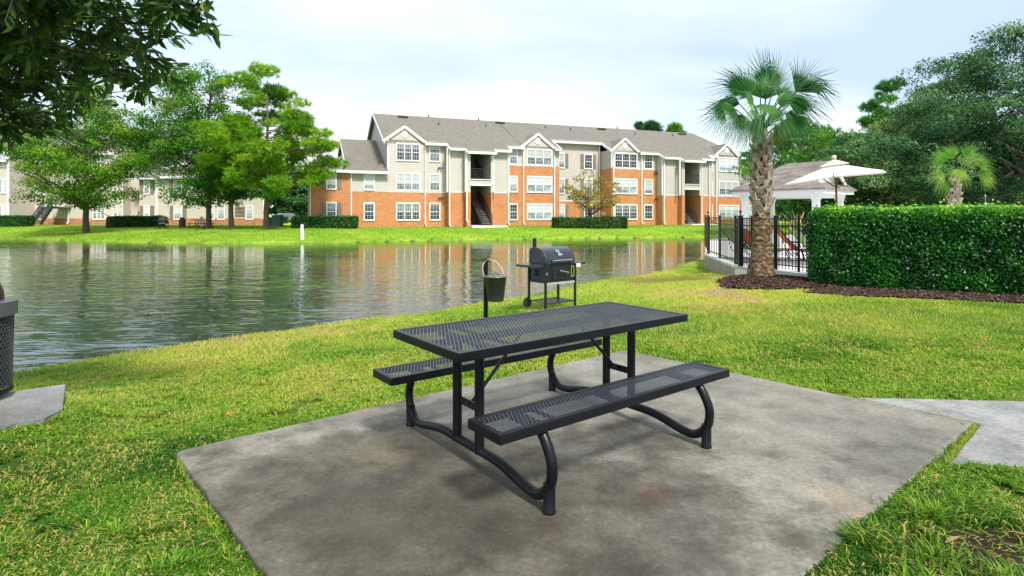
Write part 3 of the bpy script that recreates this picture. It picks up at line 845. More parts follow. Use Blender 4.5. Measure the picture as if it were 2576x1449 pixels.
wl = [(-1.5,18,2.6,3,(0,1,2),'',['pane_dark','pane_dark','pane_dark']), (92,112,-1.2,1,(0,1,2),'',['pane_curtain','pane_blind','pane_blind']),
      (233,265,.5,3,(0,1,2),'',['pane_curtain','pane_curtain','pane_dark']), (285,297.5,.5,1,(0,1,2),'',['pane_curtain','pane_blind','pane_blind']),
      (361.5,377.5,.6,1,(0,1),'lr',['pane_blind','pane_curtain']), (437,459,1.2,1,(0,1),'lr',['pane_blind','pane_blind']),
      (527,539.5,1.2,1,(0,1),'',['pane_curtain','pane_blind']), (547,566,1.2,1,(0,1),'',['pane_blind','pane_blind']), (618.5,637.5,1.2,1,(0,),'',['pane_blind'])]
for a_, b_, p, n, fl, sh, kd in wl:
    for f_ in fl: add_window(B, BU(a_,p), BU(b_,p), 1.0+2.95*f_, 1.42, p, n, kd[f_], sh)
for vx, p, zt in ((137,0,8.5),(174,0,8.5),(226,.5,8.5),(310,.5,8.5)): spout(B, BU(vx,p), p+.03, .6, zt)
cb = MB()
for vx, p, zt in ((21,2.6,8.9),(77,-1.2,8.9),(394.5,1.2,5.9),(137,0,8.9),(664,1.2,5.9)):
    cb = MB(); u_ = BU(vx,p); cb.box(u_-.13,u_+.07,-p-.03,-p+.12,1.05,zt); cb.build('corner_board', M['white'], B.root)
gt = MB(); ug0, ug1 = BU(-40,2.6), BU(19,2.6)
gt.bar(((ug0+ug1)/2,-3.0,10.5),(ug1+.1,-3.0,8.85),.08,.3); gt.bar(((ug0+ug1)/2,-3.0,10.5),(ug0,-3.0,8.85),.08,.3)
gd = MB(); gd.add([(ug0+.1,-2.62,8.3),(ug1-.1,-2.62,8.3),(ug1-.1,-2.62,8.8),((ug0+ug1)/2,-2.62,10.3),(ug0+.1,-2.62,8.8)],[(0,1,2,3,4)])
gdo = gd.build('gable', M['siding2'], B.root); gt.build('gable_trim', M['white'], gdo)
# outside stair of the left building
st = empty('staircase'); st.parent = B.root
us0, us1 = BU(84,2.2), BU(138,.6)
tr, sd, rl = MB(), MB(), MB(); n = 14
for i in range(n):
    a_ = i/n; x_ = us0+(us1-us0)*a_; z_ = .35+(2.0)*(i+1)/n
    tr.box(x_, x_+(us1-us0)/n*1.15, -2.2, -1.0, z_-.06, z_)
for y_ in (-2.23,-.97):
    rl = MB()
    sd.bar((us0-.1,y_,.35),(us1,y_,2.35),.05,.28)
    rl.bar((us0-.1,y_,1.4),(us1,y_,3.35),.05); rl.bar((us0-.1,y_,.7),(us1,y_,2.6),.03)
    for i in range(26):
        a_ = i/26; x_ = us0+(us1-us0)*a_; rl.bar((x_,y_,.65+1.95*a_),(x_,y_,1.4+1.95*a_),.022)
    rl.build('stair_rail', M['dark'], st)
tr.build('stair_tread', M['path'], st); sd.build('stringer', M['dark'], st)
m = MB(); m.box(us1, us1+1.4, -2.2, 0, 2.15, 2.35); m.build('landing', M['dark'], st)
for vx in (351,358,365):
    u_ = BU(vx,-1.0); e_ = MB(); e_.box(u_-.12,u_+.12,.88,1.0,1.45,1.85); e_.lathe([(.1,0),(.1,.12)],12,(u_,.95,1.85)); e_.build('electric_meter', M['dark'], B.root)
em = MB(); 
for i in range(4):
    for j in range(4):
        if i > 1 and j > 2: continue
        u_ = BU(594.5+i*6.2, 1.2); em.box(u_-.12,u_+.12,-1.32,-1.2,1.35+j*.42,1.35+j*.42+.22)
em.build('meter_bank', M['shutter'], B.root)
# ------------------------------------------------------------------ vegetation
def unit(rs, n):
    v = rs.normal(size=(n,3)); return v/np.linalg.norm(v, axis=1, keepdims=True)
def leaf_quads(rs, pos, nrm, size, asp=.55, hang=0.0):
    """diamond leaves at pos, facing nrm, length size (n,)"""
    n = len(pos)
    t1 = np.cross(nrm, unit(rs, n)); t1 /= np.linalg.norm(t1, axis=1, keepdims=True)+1e-9
    if hang: t1[:,2] -= hang; t1 /= np.linalg.norm(t1, axis=1, keepdims=True)
    t2 = np.cross(nrm, t1); t2 /= np.linalg.norm(t2, axis=1, keepdims=True)+1e-9
    s = size[:,None]
    a = pos - t1*s*.5; c = pos + t1*s*.5
    b = pos + t2*s*asp*.5 + nrm*s*.08; d = pos - t2*s*asp*.5 + nrm*s*.08
    return np.stack([a,b,c,d], 1)
def blobs_in(rs, prof, k, br, flat=.75, inner=.25):
    """prof: list (z, radius, xoff, yoff); returns k blobs (x,y,z,rx,ry,rz)"""
    zs = np.array([p[0] for p in prof]); rr = np.array([p[1] for p in prof])
    xo = np.array([p[2] if len(p) > 2 else 0 for p in prof]); yo = np.array([p[3] if len(p) > 3 else 0 for p in prof])
    zz = np.linspace(zs[0], zs[-1], 400); w = np.interp(zz, zs, rr)**1.6 + .02; w /= w.sum()
    z = rs.choice(zz, k, p=w); r = np.interp(z, zs, rr)
    a = rs.uniform(0, 2*PI, k); q = inner + (1-inner)*rs.uniform(0,1,k)**.55
    rb = br*rs.uniform(.65,1.35,k)
    d = np.maximum(r-rb*.7, 0)*q
    d = d*(.62+.80*vn(a*1.3, z/2.2, 1.0, float(rs.randint(90))))
    return np.stack([np.interp(z,zs,xo)+d*np.cos(a), np.interp(z,zs,yo)+d*np.sin(a), z, rb, rb, rb*flat*rs.uniform(.8,1.2,k)], 1)
def crown_leaves(rs, bl, n, size, asp=.6, up=.5, tb=.5, tv=.16, shell=.5, hang=0.0, subk=9, subr=.40):
    if subk:        # each bough carries smaller sprays, so the crown has ragged clumps with gaps between them
        k0 = len(bl); j = np.repeat(np.arange(k0), subk); d0 = unit(rs, len(j)); d0[:,2] = np.abs(d0[:,2])*.9-.25
        c0 = bl[j,:3] + d0*rs.uniform(.45,1.0,len(j))[:,None]*bl[j,3:6]
        sr = bl[j,3:6]*subr*rs.uniform(.6,1.35,(len(j),1)); sr[:,2] *= .75
        tj = (rs.normal(0, tv*.55, k0))[j] + .10*d0[:,2]; bl = np.concatenate([c0, sr], 1)  # sprays high on a bough tinted paler, as if lit from above
    else: tj = 0
    vol = (bl[:,3]*bl[:,4]*bl[:,5])**.66; i = rs.choice(len(bl), n, p=vol/vol.sum())
    d = unit(rs, n); q = shell + (1-shell)*rs.uniform(0,1,n)**.4
    q *= rs.uniform(.85,1.2,n)
    pos = bl[i,:3] + d*q[:,None]*bl[i,3:6]
    nrm = d*.6 + unit(rs, n)*.8; nrm[:,2] += up; nrm /= np.linalg.norm(nrm, axis=1, keepdims=True)
    bt = rs.normal(0, tv*.6, len(bl)) + tj; tint = np.clip(tb + bt[i] + .15*d[:,2] + rs.normal(0, tv*.6, n), 0, 1)  # clump shading in the tint: upper leaves paler, lower ones darker
    sz = size*rs.uniform(.6,1.35,n)
    return leaf_quads(rs, pos, nrm, sz, asp, hang), np.repeat(tint, 4)
def needle_tufts(rs, bl, n, size, per=12, tb=.5, tv=.15):
    vol = (bl[:,3]*bl[:,4]*bl[:,5])**.66; i = rs.choice(len(bl), n, p=vol/vol.sum())
    d = unit(rs, n); pos = bl[i,:3] + d*(rs.uniform(.45,1.05,n)[:,None])*bl[i,3:6]
    bt = rs.normal(0, tv*.7, len(bl)); tint = np.clip(tb + bt[i] + rs.normal(0, tv*.5, n), 0, 1)
    p = np.repeat(pos, per, 0); m = n*per
    dr = unit(rs, m)*.9 + np.repeat(d, per, 0)*.45; dr[:,2] += .55; dr /= np.linalg.norm(dr, axis=1, keepdims=True)
    L = size*rs.uniform(.6,1.2,m)[:,None]; sd = np.cross(dr, unit(rs, m)); sd /= np.linalg.norm(sd, axis=1, keepdims=True)+1e-9
    w = size*.075
    tri = np.stack([p-sd*w, p+sd*w, p+dr*L], 1)
    return tri, np.repeat(np.repeat(tint, per), 3)
def limbs(mb, rs, base, bl, r0, k, trunk_top, z_lo, sides=6, wig=.4, straight=False):
    """tapered trunk with limbs reaching into the blobs, in local coordinates"""
    base = Vector(base); top = Vector(trunk_top); pts = []; n = 9
    for i in range(n):
        q = i/(n-1); p = base.lerp(top, q)
        if 0 < i < n-1: p += Vector((rs.normal()*wig*.25*r0*4, rs.normal()*wig*.25*r0*4, 0))
        pts.append(p)
    rad = [r0*(1.45 if i == 0 else 1.0)*(1-.82*i/(n-1)) for i in range(n)]
    pts.insert(1, pts[0].lerp(pts[1], .14)); rad.insert(1, r0*1.05)
    mb.tube(pts, rad, 10)
    idx = rs.permutation(len(bl))[:k]
    H = top.z-base.z
    for j in idx:
        e = Vector(bl[j,:3]); dz = max(z_lo, min(e.z - (e.xy-base.xy).length*(.15 if straight else .55), top.z*.96))
        q = (dz-base.z)/H; s = base.lerp(top, q); r1 = max(.02, r0*(1-.82*q)*.5)
        mid = s.lerp(e, .5) + Vector((rs.normal()*.2, rs.normal()*.2, .05 if straight else .25))
        mb.tube([s, mid, e], [r1, r1*.6, r1*.18], sides, cap=False)
        for _ in range(2):
            e2 = e + Vector(rs.normal(size=3)*bl[j,3]*.6); mb.tube([s.lerp(e,.62)*1.0, e2], [r1*.4, r1*.1], 4, cap=False)

M['maple'] = leaf('maple_leaves', [(0,(.02,.08,.01)),(.35,(.08,.25,.016)),(.6,(.24,.44,.025)),(.85,(.42,.52,.05)),(.95,(.44,.32,.08)),(1,(.44,.2,.07))], .48, .55, .2)
M['maple2'] = leaf('dark_maple_leaves', [(0,(.012,.06,.01)),(.4,(.045,.20,.02)),(.7,(.15,.38,.03)),(.92,(.34,.44,.05)),(1,(.4,.22,.07))], .45, .55, .2)
M['pine'] = leaf('pine_needles', [(0,(.03,.10,.008)),(.4,(.14,.34,.016)),(.7,(.32,.54,.028)),(1,(.50,.62,.06))], .45, .5, .2)
M['oak'] = leaf('oak_leaves', [(0,(.012,.045,.016)),(.4,(.045,.14,.05)),(.7,(.13,.29,.10)),(1,(.30,.44,.18))], .38, .6, .15)
M['oak2'] = leaf('olive_leaves', [(0,(.022,.06,.018)),(.4,(.085,.18,.05)),(.7,(.22,.34,.11)),(1,(.38,.43,.17))], .38, .6, .15)
M['bright'] = leaf('bright_pine_leaves', [(0,(.016,.06,.012)),(.4,(.06,.24,.03)),(.7,(.17,.42,.05)),(1,(.34,.55,.09))], .42, .5, .2)
M['autumn'] = leaf('autumn_leaves', [(0,(.14,.10,.02)),(.4,(.30,.23,.04)),(.7,(.44,.36,.07)),(1,(.38,.46,.08))], .35, .6, .2)
M['hedge'] = leaf('hedge_leaves', [(0,(.003,.030,.005)),(.35,(.012,.12,.012)),(.6,(.05,.28,.02)),(.82,(.24,.56,.03)),(1,(.50,.70,.08))], .3, .36, .45)
M['box'] = leaf('clipped_leaves', [(0,(.005,.035,.006)),(.4,(.016,.11,.010)),(.7,(.05,.22,.018)),(1,(.17,.38,.04))], .22, .4, .4)
M['near'] = leaf('broad_leaves', [(0,(.012,.035,.008)),(.4,(.04,.11,.016)),(.75,(.12,.24,.03)),(.93,(.30,.36,.06)),(1,(.38,.26,.07))], .5, .36, .4)

def tree(name, label, x, y, prof, k, br, n, size, mat, bark, r0, group=None, seed=1, pine=False, trunk_h=None, lean=(0,0), nl=26, zlo=None, cat='tree', tb=.5, tv=.16, sink=.25, flat=.75, **kw):
    rs = np.random.RandomState(seed)
    z0 = float(ground_z(x, y))
    root = empty(name, (x, y, z0-sink)); tag(root, label, cat, group)
    pr = [tuple([p[0]-z0+sink]+list(p[1:])) for p in prof]
    bl = blobs_in(rs, pr, k, br, flat)
    tb_ = MB(); top = trunk_h or pr[-1][0]*.9
    limbs(tb_, rs, (0,0,0), bl, r0, nl, (lean[0],lean[1],top), zlo or pr[0][0]*.8, straight=pine)
    if bark: tb_.build('trunk', bark, root, smooth=True)
    if pine: q, ti = needle_tufts(rs, bl, n, size, tb=tb, tv=tv); np_mesh('crown', q, 3, mat, root, {'tint': ti})
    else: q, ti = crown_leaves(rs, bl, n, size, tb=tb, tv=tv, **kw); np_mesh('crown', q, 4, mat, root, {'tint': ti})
    return root

FT = 'trees on the far bank'
# left maple
tree('maple_tree', 'round green maple tree with short dark trunk in front of the outside stair', P(217,50.5), 50.5,
     [(1.9,1.6),(2.8,4.9),(5,6.1),(7,5.9),(9,4.8),(11,3.3),(13,1.5),(13.8,.3)], 175, .95, 50000, .19, M['maple'], M['bark'], .26, FT, 11, tb=.41, subr=.62, flat=.95, nl=40, zlo=2.2)
tree('maple_tree', 'tall dark green maple tree with a straight trunk behind the far picnic table', P(523,52), 52.2,
     [(2.2,1.0,-.5),(3.6,3.6,-1.0),(6,4.4,-1.2),(9,4.9,-1.6),(11.5,4.6,-1.5),(13.5,3.2,-.8),(14.6,1.2,-.2),(15.6,.25,.1)], 175, .98, 48000, .19, M['maple2'], M['bark'], .24, FT, 12, tb=.5, subr=.62, flat=.95, nl=40, zlo=2.0)
tree('maple_tree', 'low forked maple tree with pale spreading limbs beside the pine', P(583,54), 54,
     [(2.6,1.2),(3.6,3.2),(5.2,3.9),(7.5,3.4),(9.5,2.4,.5),(11,.8)], 65, 1.0, 18000, .2, M['maple2'], M['bark_pale'], .26, FT, 13, tb=.42, nl=26, zlo=1.3)
pine_prof = [(2.9,.8,.5),(3.8,5.0,.9),(6.0,5.9,-.2),(8.2,5.6,-.1),(10.2,4.9,.0),(12,3.9,-.3),(13.4,2.4,-.6),(14.7,.7,-.8)]
tree('pine_tree', 'bright green pine tree with tufted layered branches on the far bank', P(672,50.5), 50.5,
     pine_prof, 185, .85, 8500, .42, M['pine'], M['bark_pine'], .26, FT, 14, pine=True, nl=60, zlo=3.0, tb=.5, tv=.2, flat=.45)
# reaching low branch of the pine is part of its crown profile; small yellowing tree by the facade
tree('young_tree', 'small thin tree with yellow autumn leaves behind the clipped hedge', P(1480,57.5), 57.5,
     [(2.0,1.1,.3),(2.9,3.1,.5),(4.0,3.1,.2),(5.0,2.2,0),(5.7,.8,-.3)], 60, .62, 3000, .19, M['autumn'], M['bark'], .13, None, 15, tb=.52, tv=.26, nl=40, zlo=1.3)
# trees seen above and beside the long roof
BT = 'tree tops beyond the apartment roof'
tree('pine_tree', 'dark pine top showing above the roof ridge, larger of two', P(1631,110), 110, [(15,1.5),(17,2.8),(18.6,2.2),(19.6,.6)], 16, 1.2, 1300, .8, M['oak'], M['bark'], .3, None, 21, pine=True, nl=10)
tree('pine_tree', 'small round tree top showing above the roof ridge, smaller of two', P(1697,110), 110, [(15.5,1.2),(17,2.2),(18,1.6),(18.6,.4)], 12, 1.1, 900, .8, M['bright'], M['bark'], .3, None, 22, pine=True, nl=8)
tree('oak_tree', 'dark tree between the apartment end and the palm trunk', P(1885,95), 95, [(1,2),(4,5),(8,5.5),(11,3),(12.4,.6)], 60, 1.6, 6000, .5, M['oak'], M['bark'], .4, None, 23)
tree('oak_tree', 'rounded tree showing low above the brick wing roof', P(828,112), 112, [(3,3),(7,5),(9.5,4.2),(11.6,1.5),(12.4,.4)], 40, 1.5, 4500, .6, M['oak'], M['bark'], .4, None, 24)

# wood on the right
WG = 'woodland trees beyond the pool'
tree('oak_tree', 'huge dark live oak filling the right edge of the view', P(2590,33), 33,
     [(.8,4),(3,7.5),(6,8.5),(8.5,8.0),(10.5,6.0,.5),(12.2,3.5,1.0),(12.9,1.2,1)], 105, 1.75, 125000, .14, M['oak'], M['bark'], .45, WG, 31, tb=.38, tv=.30, nl=34, zlo=2.5)
tree('oak_tree', 'tall greyish green oak left of the huge live oak', P(2370,42), 42,
     [(.8,4),(3,6.8),(6,7.2),(8.5,5.6,.3),(10.2,3.2,.8),(11.2,1.2,1)], 80, 1.6, 70000, .165, M['oak2'], M['bark'], .4, WG, 32, tb=.34, tv=.28, nl=26)
tree('oak_tree', 'low dense oak right behind the pool pavilion', P(2180,45), 45,
     [(.5,3),(2.5,5.2),(5,5.2),(6.8,4.2),(7.9,2)], 80, 1.2, 38000, .18, M['oak'], M['bark'], .4, WG, 33, tb=.62, tv=.24, nl=30)
tree('pine_tree', 'bright green rounded pine just right of the palm crown', P(2020,50), 50,
     [(1.5,2),(3.5,4.4),(6,5.2),(8,4.2),(9.2,2.2),(9.7,.6)], 85, 1.1, 3800, .42, M['bright'], M['bark'], .3, WG, 34, pine=True, tb=.55, nl=26, flat=.7)
tree('pine_tree', 'tall lone pine with an open crown against the sky', P(2235,66), 66,
     [(10.2,2.5),(12,4.2),(13.8,3.6),(15.6,2.4),(16.6,.8)], 30, .95, 1300, .55, M['bright'], M['bark_pine'], .3, WG, 35, pine=True, tb=.40, nl=30, flat=.5, zlo=9)
tree('oak_tree', 'olive topped oak below the lone pine', P(2300,52), 52,
     [(1,4),(4,6),(8,6.2),(10.2,4.2,.6),(12.2,2.0,1.2),(13,.7,1.5)], 95, 1.3, 36000, .2, M['oak2'], M['bark'], .4, WG, 36, tb=.55, tv=.24, nl=30)
tree('oak_tree', 'dark wooded tree left of the lone pine', P(2130,70), 70,
     [(1,4),(4,6),(8,5.5),(10.5,3.5),(11.6,1)], 70, 1.5, 8000, .4, M['oak'], M['bark'], .4, WG, 37, tb=.45, nl=20)
tree('oak_tree', 'broad dark oak behind the second palm', P(2480,46), 46,
     [(.5,5),(4,8),(8,8),(11,5.5),(13,2.5),(14.4,.6)], 130, 1.5, 42000, .22, M['oak'], M['bark'], .5, WG, 38, tb=.36, nl=30)
tree('oak_tree', 'shaded tree standing far behind the pavilion posts', P(2085,62), 62,
     [(.5,4),(3,5),(6,4.8),(8,3),(9,.6)], 60, 1.5, 7000, .4, M['oak'], M['bark'], .4, WG, 39, tb=.45, nl=14)

def leaf_mass(name, label, x0, x1, y0, y1, ztop, n, size, mat, seed, kind='stuff'):
    rs = np.random.RandomState(seed)
    k = int((x1-x0)/1.2)+8
    cx = rs.uniform(x0,x1,k*4); cy = rs.uniform(y0,y1,k*4)
    zt = ztop*(.55+.55*vn(cx,cy,6,seed))
    bl = np.stack([cx,cy,zt*rs.uniform(.15,.9,k*4),np.full(k*4,1.6),np.full(k*4,1.4),np.full(k*4,1.2)],1)
    q, ti = crown_leaves(rs, bl, n, size, tb=.4, tv=.16)
    o = np_mesh(name, q, 4, mat, None, {'tint': ti}); tag(o, label, kind=kind); return o
leaf_mass('undergrowth', 'dark woodland undergrowth behind the pool area', 29, 75, 58, 66, 7.5, 26000, .5, M['oak'], 41)
leaf_mass('undergrowth', 'dark undergrowth between the two apartment buildings', -75, -30, 122, 134, 9.5, 26000, .75, M['oak'], 42)
leaf_mass('undergrowth', 'distant tree belt behind the apartment buildings', -190, 190, 150, 165, 11, 30000, 1.2, M['oak'], 43)
for i, (vx, y_, h_) in enumerate(((700,128,15),(745,124,12),(790,130,13.5))):
    tree('oak_tree', ('tall dark tree above the parked car','dark tree beside the parked car','dark tree at the corner of the brick wing')[i], P(vx,y_), y_,
         [(1,3),(h_*.3,5),(h_*.6,5),(h_*.85,2.8),(h_,.5)], 55, 1.8, 5200, .65, M['oak'], M['bark'], .4, 'dark trees behind the car park', 50+i, nl=12)

# far small hedges
def box_hedge(label, cx, cy, L, D, H, ang, n, size, mat, seed, group=None, core=True, name='hedge', z0=None):
    rs = np.random.RandomState(seed)
    z0 = float(ground_z(cx, cy)) if z0 is None else z0
    root = empty(name, (cx,cy,z0-.05), ang); tag(root, label, 'hedge', group)
    # points on the rounded box surface and through its outer layer
    p = rs.uniform(-1,1,(n,3)); ax = rs.choice(3, n, p=[.12,.5,.38])
    sgn = np.sign(rs.uniform(-1,1,n)); dep = 1-rs.exponential(.07 if core else .11, n)*(1 if core else rs.uniform(.3,2.2,n))
    for a in range(3): p[:,a] = np.where(ax == a, sgn*dep, p[:,a])
    half = np.array([L/2, D/2, H/2]); pos = p*half
    e = np.abs(p)**14; sc = (e.sum(1))**(-1/14.0); sc = np.minimum(sc, 1.0); pos *= sc[:,None]
    nn = p**5; nn /= np.linalg.norm(nn,axis=1,keepdims=True)+1e-9
    bump_ = (vn(pos[:,0]*1.0+pos[:,1], pos[:,2], .35, seed)-.5)*.10 + (vn(pos[:,0], pos[:,1]+pos[:,2], 1.3, seed+3)-.5)*.10
    pos += nn*bump_[:,None]; pos[:,2] += H/2
    stray = (rs.uniform(0,1,n) < .10) & (nn[:,2] > .5); pos[:,2] += stray*rs.exponential(.035,n); keep = pos[:,2] > .02; pos = pos[keep]; nn = nn[keep]; n2 = len(pos)
    nr = nn*.55+unit(rs,n2)*.75; nr[:,2] += .45; nr /= np.linalg.norm(nr,axis=1,keepdims=True)
    newg_lit = np.clip((nn[:,2]-.2)*1.2, 0, 1)*.27     # fresh shoots on the clipped top, tinted paler still for skylight
    newg_lit = newg_lit + (0 if core else .20*np.clip((pos[:,2]/H-.66)/.3, 0, 1)); ti = np.clip(.31 + newg_lit + (vn(pos[:,0], pos[:,2], .3, seed+5)-.5)*.38 + rs.normal(0,.10,n2), 0, 1)
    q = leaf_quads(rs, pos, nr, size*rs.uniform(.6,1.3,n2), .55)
    if not core:     # deeper leaves, tinted darker for the shade inside
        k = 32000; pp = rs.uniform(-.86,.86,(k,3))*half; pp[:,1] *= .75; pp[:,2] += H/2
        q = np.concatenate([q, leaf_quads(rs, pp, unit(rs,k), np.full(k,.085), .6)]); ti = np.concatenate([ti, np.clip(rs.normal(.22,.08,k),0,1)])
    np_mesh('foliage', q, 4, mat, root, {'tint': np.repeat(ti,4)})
    st = MB()
    for i in range(int(L/.35)):
        x = -L/2+.15+i*.35+rs.uniform(-.1,.1); y = rs.uniform(-D*.25,D*.25)
        for _ in range(3):
            st.tube([(x,y,0),(x+rs.uniform(-.1,.1),y+rs.uniform(-.15,.15),H*.45),(x+rs.uniform(-.25,.25),y+rs.uniform(-.3,.3),H*.8)],[.02,.013,.006],5,cap=False)
    st.build('stems', M['bark'], root)
    return root
# the big hedge by the pool
HG_A, HG_B = Vector((6.62,12.15)), Vector((13.6,8.3))
hd = (HG_B-HG_A); hL = hd.length; hc = (HG_A+HG_B)/2 + Vector((hd.y,-hd.x)).normalized()*-.42
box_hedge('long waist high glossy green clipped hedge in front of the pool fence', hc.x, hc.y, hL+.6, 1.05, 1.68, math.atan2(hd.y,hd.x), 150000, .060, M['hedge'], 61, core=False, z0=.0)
for i, (vx0, vx1, Y, H, lab) in enumerate(((-40,74,60.5,1.2,'clipped hedge at the left edge before the outside stair'),(279,405,56.5,1.12,'clipped hedge behind the small black grill on the far bank'),
        (740,897,51.5,1.12,'clipped hedge in front of the brick wing beside the white post'),(1389,1577,57.0,1.12,'long clipped hedge below the yellow autumn tree'),(690,719,78,.95,'small square hedge in front of the parked car'))):
    cx = (P(vx0,Y)+P(vx1,Y))/2; L = P(vx1,Y)-P(vx0,Y)
    box_hedge(lab, cx, Y, L, 1.5, H, R(0 if i < 2 else (8 if i == 3 else 3)), 17000, .14, M['box'], 62+i, 'low clipped hedges on the far bank')

# near overhanging tree
def near_tree():
    rs = np.random.RandomState(77)
    root = empty('broadleaf_tree', (-6.9,3.6,-.1)); tag(root, 'overhanging dark leafy tree filling the top left corner', 'tree')
    o = Vector((-6.9,3.6,-.1))
    tk = MB(); tk.tube([(0,0,-.1),(.05,0,.35),(.1,.05,1.6),(.35,.0,3.0),(.5,.1,5.2),(.6,.2,7)],[.42,.27,.22,.2,.13,.05],12)
    # branch tips given as (column,row,distance)
    tips = [(492,14,4.1),(455,45,4.1),(430,0,4.0),(420,95,4.2),(385,150,4.3),(405,195,4.5),(345,210,4.6),(300,205,4.7),(330,120,4.4),(360,60,4.2),(300,40,4.3),(250,90,4.5),
            (255,170,4.8),(230,235,5.0),(180,280,5.2),(140,330,5.4),(95,345,5.4),(60,310,5.2),(25,335,5.2),(-20,330,5.0),(100,250,5.0),(160,200,4.9),(190,130,4.6),(130,110,4.5),
            (60,160,4.6),(20,240,4.8),(-30,200,4.6),(10,80,4.3),(80,30,4.2),(160,30,4.2),(230,10,4.1),(340,-20,4.0),(200,-40,4.0),(60,-50,3.9),(-60,100,4.3),(-80,280,4.8),
            (440,-60,3.9),(300,-110,3.7),(120,-150,3.6),(-60,-120,3.6),(110,190,5.6),(30,120,5.6),(170,75,5.6),(250,140,5.8),(70,280,5.9),(-20,20,5.2),(120,-10,5.3),(280,60,5.4)]
    L, TI = [], []
    def sprig(a, b, nl, ls, droop=.02):
        """leaves alternate along a twig from a to b"""
        a = Vector(a); b = Vector(b); m = a.lerp(b,.5)+Vector((0,0,.04)); tk.tube([a,m,b],[.008,.006,.003],4,cap=False)
        d = (b-a).normalized()
        for i in range(nl):
            q = (i+.6)/nl; p = a.lerp(b,q); sd = d.cross(Vector(rs.normal(size=3))).normalized()
            dr = (d*.75+sd*rs.uniform(.4,.95)+Vector((0,0,-.18))).normalized()
            ln = ls*rs.uniform(.7,1.2); w = ln*rs.uniform(.13,.19)
            s2 = dr.cross(Vector(rs.normal(size=3))).normalized(); up = dr.cross(s2)
            c0 = p; c1 = p+dr*ln*.28+s2*w+up*w*.25; c2 = p+dr*ln*.68+s2*w*.85+up*w*.2; c3 = p+dr*ln-up*w*.2; c4 = p+dr*ln*.68-s2*w*.85+up*w*.2; c5 = p+dr*ln*.28-s2*w+up*w*.25
            L.append([c0,c1,c2,c3,c4,c5]); TI.append(min(1,max(0,rs.normal(.5,.16))))
    for (vx, vy, Y) in tips:
        if vy > 180 and vx < 340: vy -= 20
        e = Vector((P(vx,Y),Y,Z(vy,Y)))-o
        q = min(.9, max(.45, (e.z-.6)/7)); s = Vector((.1+.5*q,.1*q,7*q*.92))
        if vx > 520: continue
        mid = s.lerp(e,.55)+Vector((0,0,.35+.1*rs.normal()))
        tk.tube([s,s.lerp(mid,.5)+Vector((0,0,.1)),mid,mid.lerp(e,.6),e],[.05,.036,.022,.012,.005],6,cap=False)
        path = [s,mid,e]
        dense = 1.0 if vx < 330 else .55
        for j in range(int(25*dense)):
            t_ = rs.uniform(.45,1.0) if j > 3 else 1.0
            p = (mid.lerp(e,(t_-.55)/.45) if t_ > .55 else s.lerp(mid,t_/.55))
            dd = Vector(rs.normal(size=3)); dd.z = dd.z*.6-.25; dd.normalize()
            spread = .55 if vx < 280 else .28
            sprig(p, p+dd*rs.uniform(.2,spread), int(rs.uniform(6,11)), .115)
        ed = (e-mid).normalized()
        sprig(e-ed*.25, e+ed*.06, 12, .12)
    # upper and rear crown over the camera side
    bl = blobs_in(rs, [(3.9,1.5,-.2,-.5),(4.6,3.4,.2,-1.2),(6,3.9,.3,-1.4),(7.6,2.8,.2,-1.0),(8.6,.8)], 90, .8)
    for b in bl:
        x, y, z = b[:3]
        for j in range(7):
            p = Vector((x,y,z))+Vector(rs.normal(size=3)*.4); dd = Vector(rs.normal(size=3)).normalized()
            wy = p.y+o.y
            if wy > 1.0 and (p.z+o.z-1.48)/wy < .48 and (p.x+o.x)/wy > -.66: continue
            sprig(p, p+dd*.4, 9, .12)
    v = np.array([[tuple(c) for c in l] for l in L])
    # two quads per leaf folded along the midrib
    qa = v[:,[0,1,2,3]]; qb = v[:,[0,3,4,5]]
    np_mesh('crown', np.concatenate([qa,qb],0), 4, M['near'], root, {'tint': np.tile(np.repeat(np.array(TI),4),2)})
    tk.build('trunk', M['bark'], root, smooth=True)
near_tree()

# ------------------------------------------------------------------ palms
def palm_mat(name, a, b, c):
    return leaf(name, [(0,a),(.5,b),(1,c)], .3, .42, .3)
M['frond'] = palm_mat('palm_frond', (.025,.12,.04), (.09,.31,.11), (.34,.58,.26))
M['frond2'] = palm_mat('young_palm_frond', (.07,.26,.02), (.20,.46,.055), (.45,.60,.15))
M['dryfrond'] = palm_mat('dry_frond', (.15,.12,.03), (.28,.24,.06), (.40,.36,.12))
t = NT('palm_trunk'); v = t.coord((1,1,1.9))
n1 = t.noise(9, v, 6, .75)
t.col(t.ramp(n1, [(.40,(.035,.020,.010)),(.50,(.13,.08,.04)),(.60,(.30,.21,.13)),(.7,(.42,.32,.22))]))
t.bump(n1, 1, .05); M['ptrunk'] = t.set(Roughness=.95)
t = NT('palm_boot'); v = t.coord((1,1,.5))
t.col(t.ramp(t.noise(9, v, 5, .7), [(.3,(.10,.07,.045)),(.48,(.27,.21,.155)),(.62,(.50,.44,.39))])); t.bump(t.noise(30,t.coord((1,1,.3)),3), .4, .01)
M['boot'] = t.set(Roughness=.85)
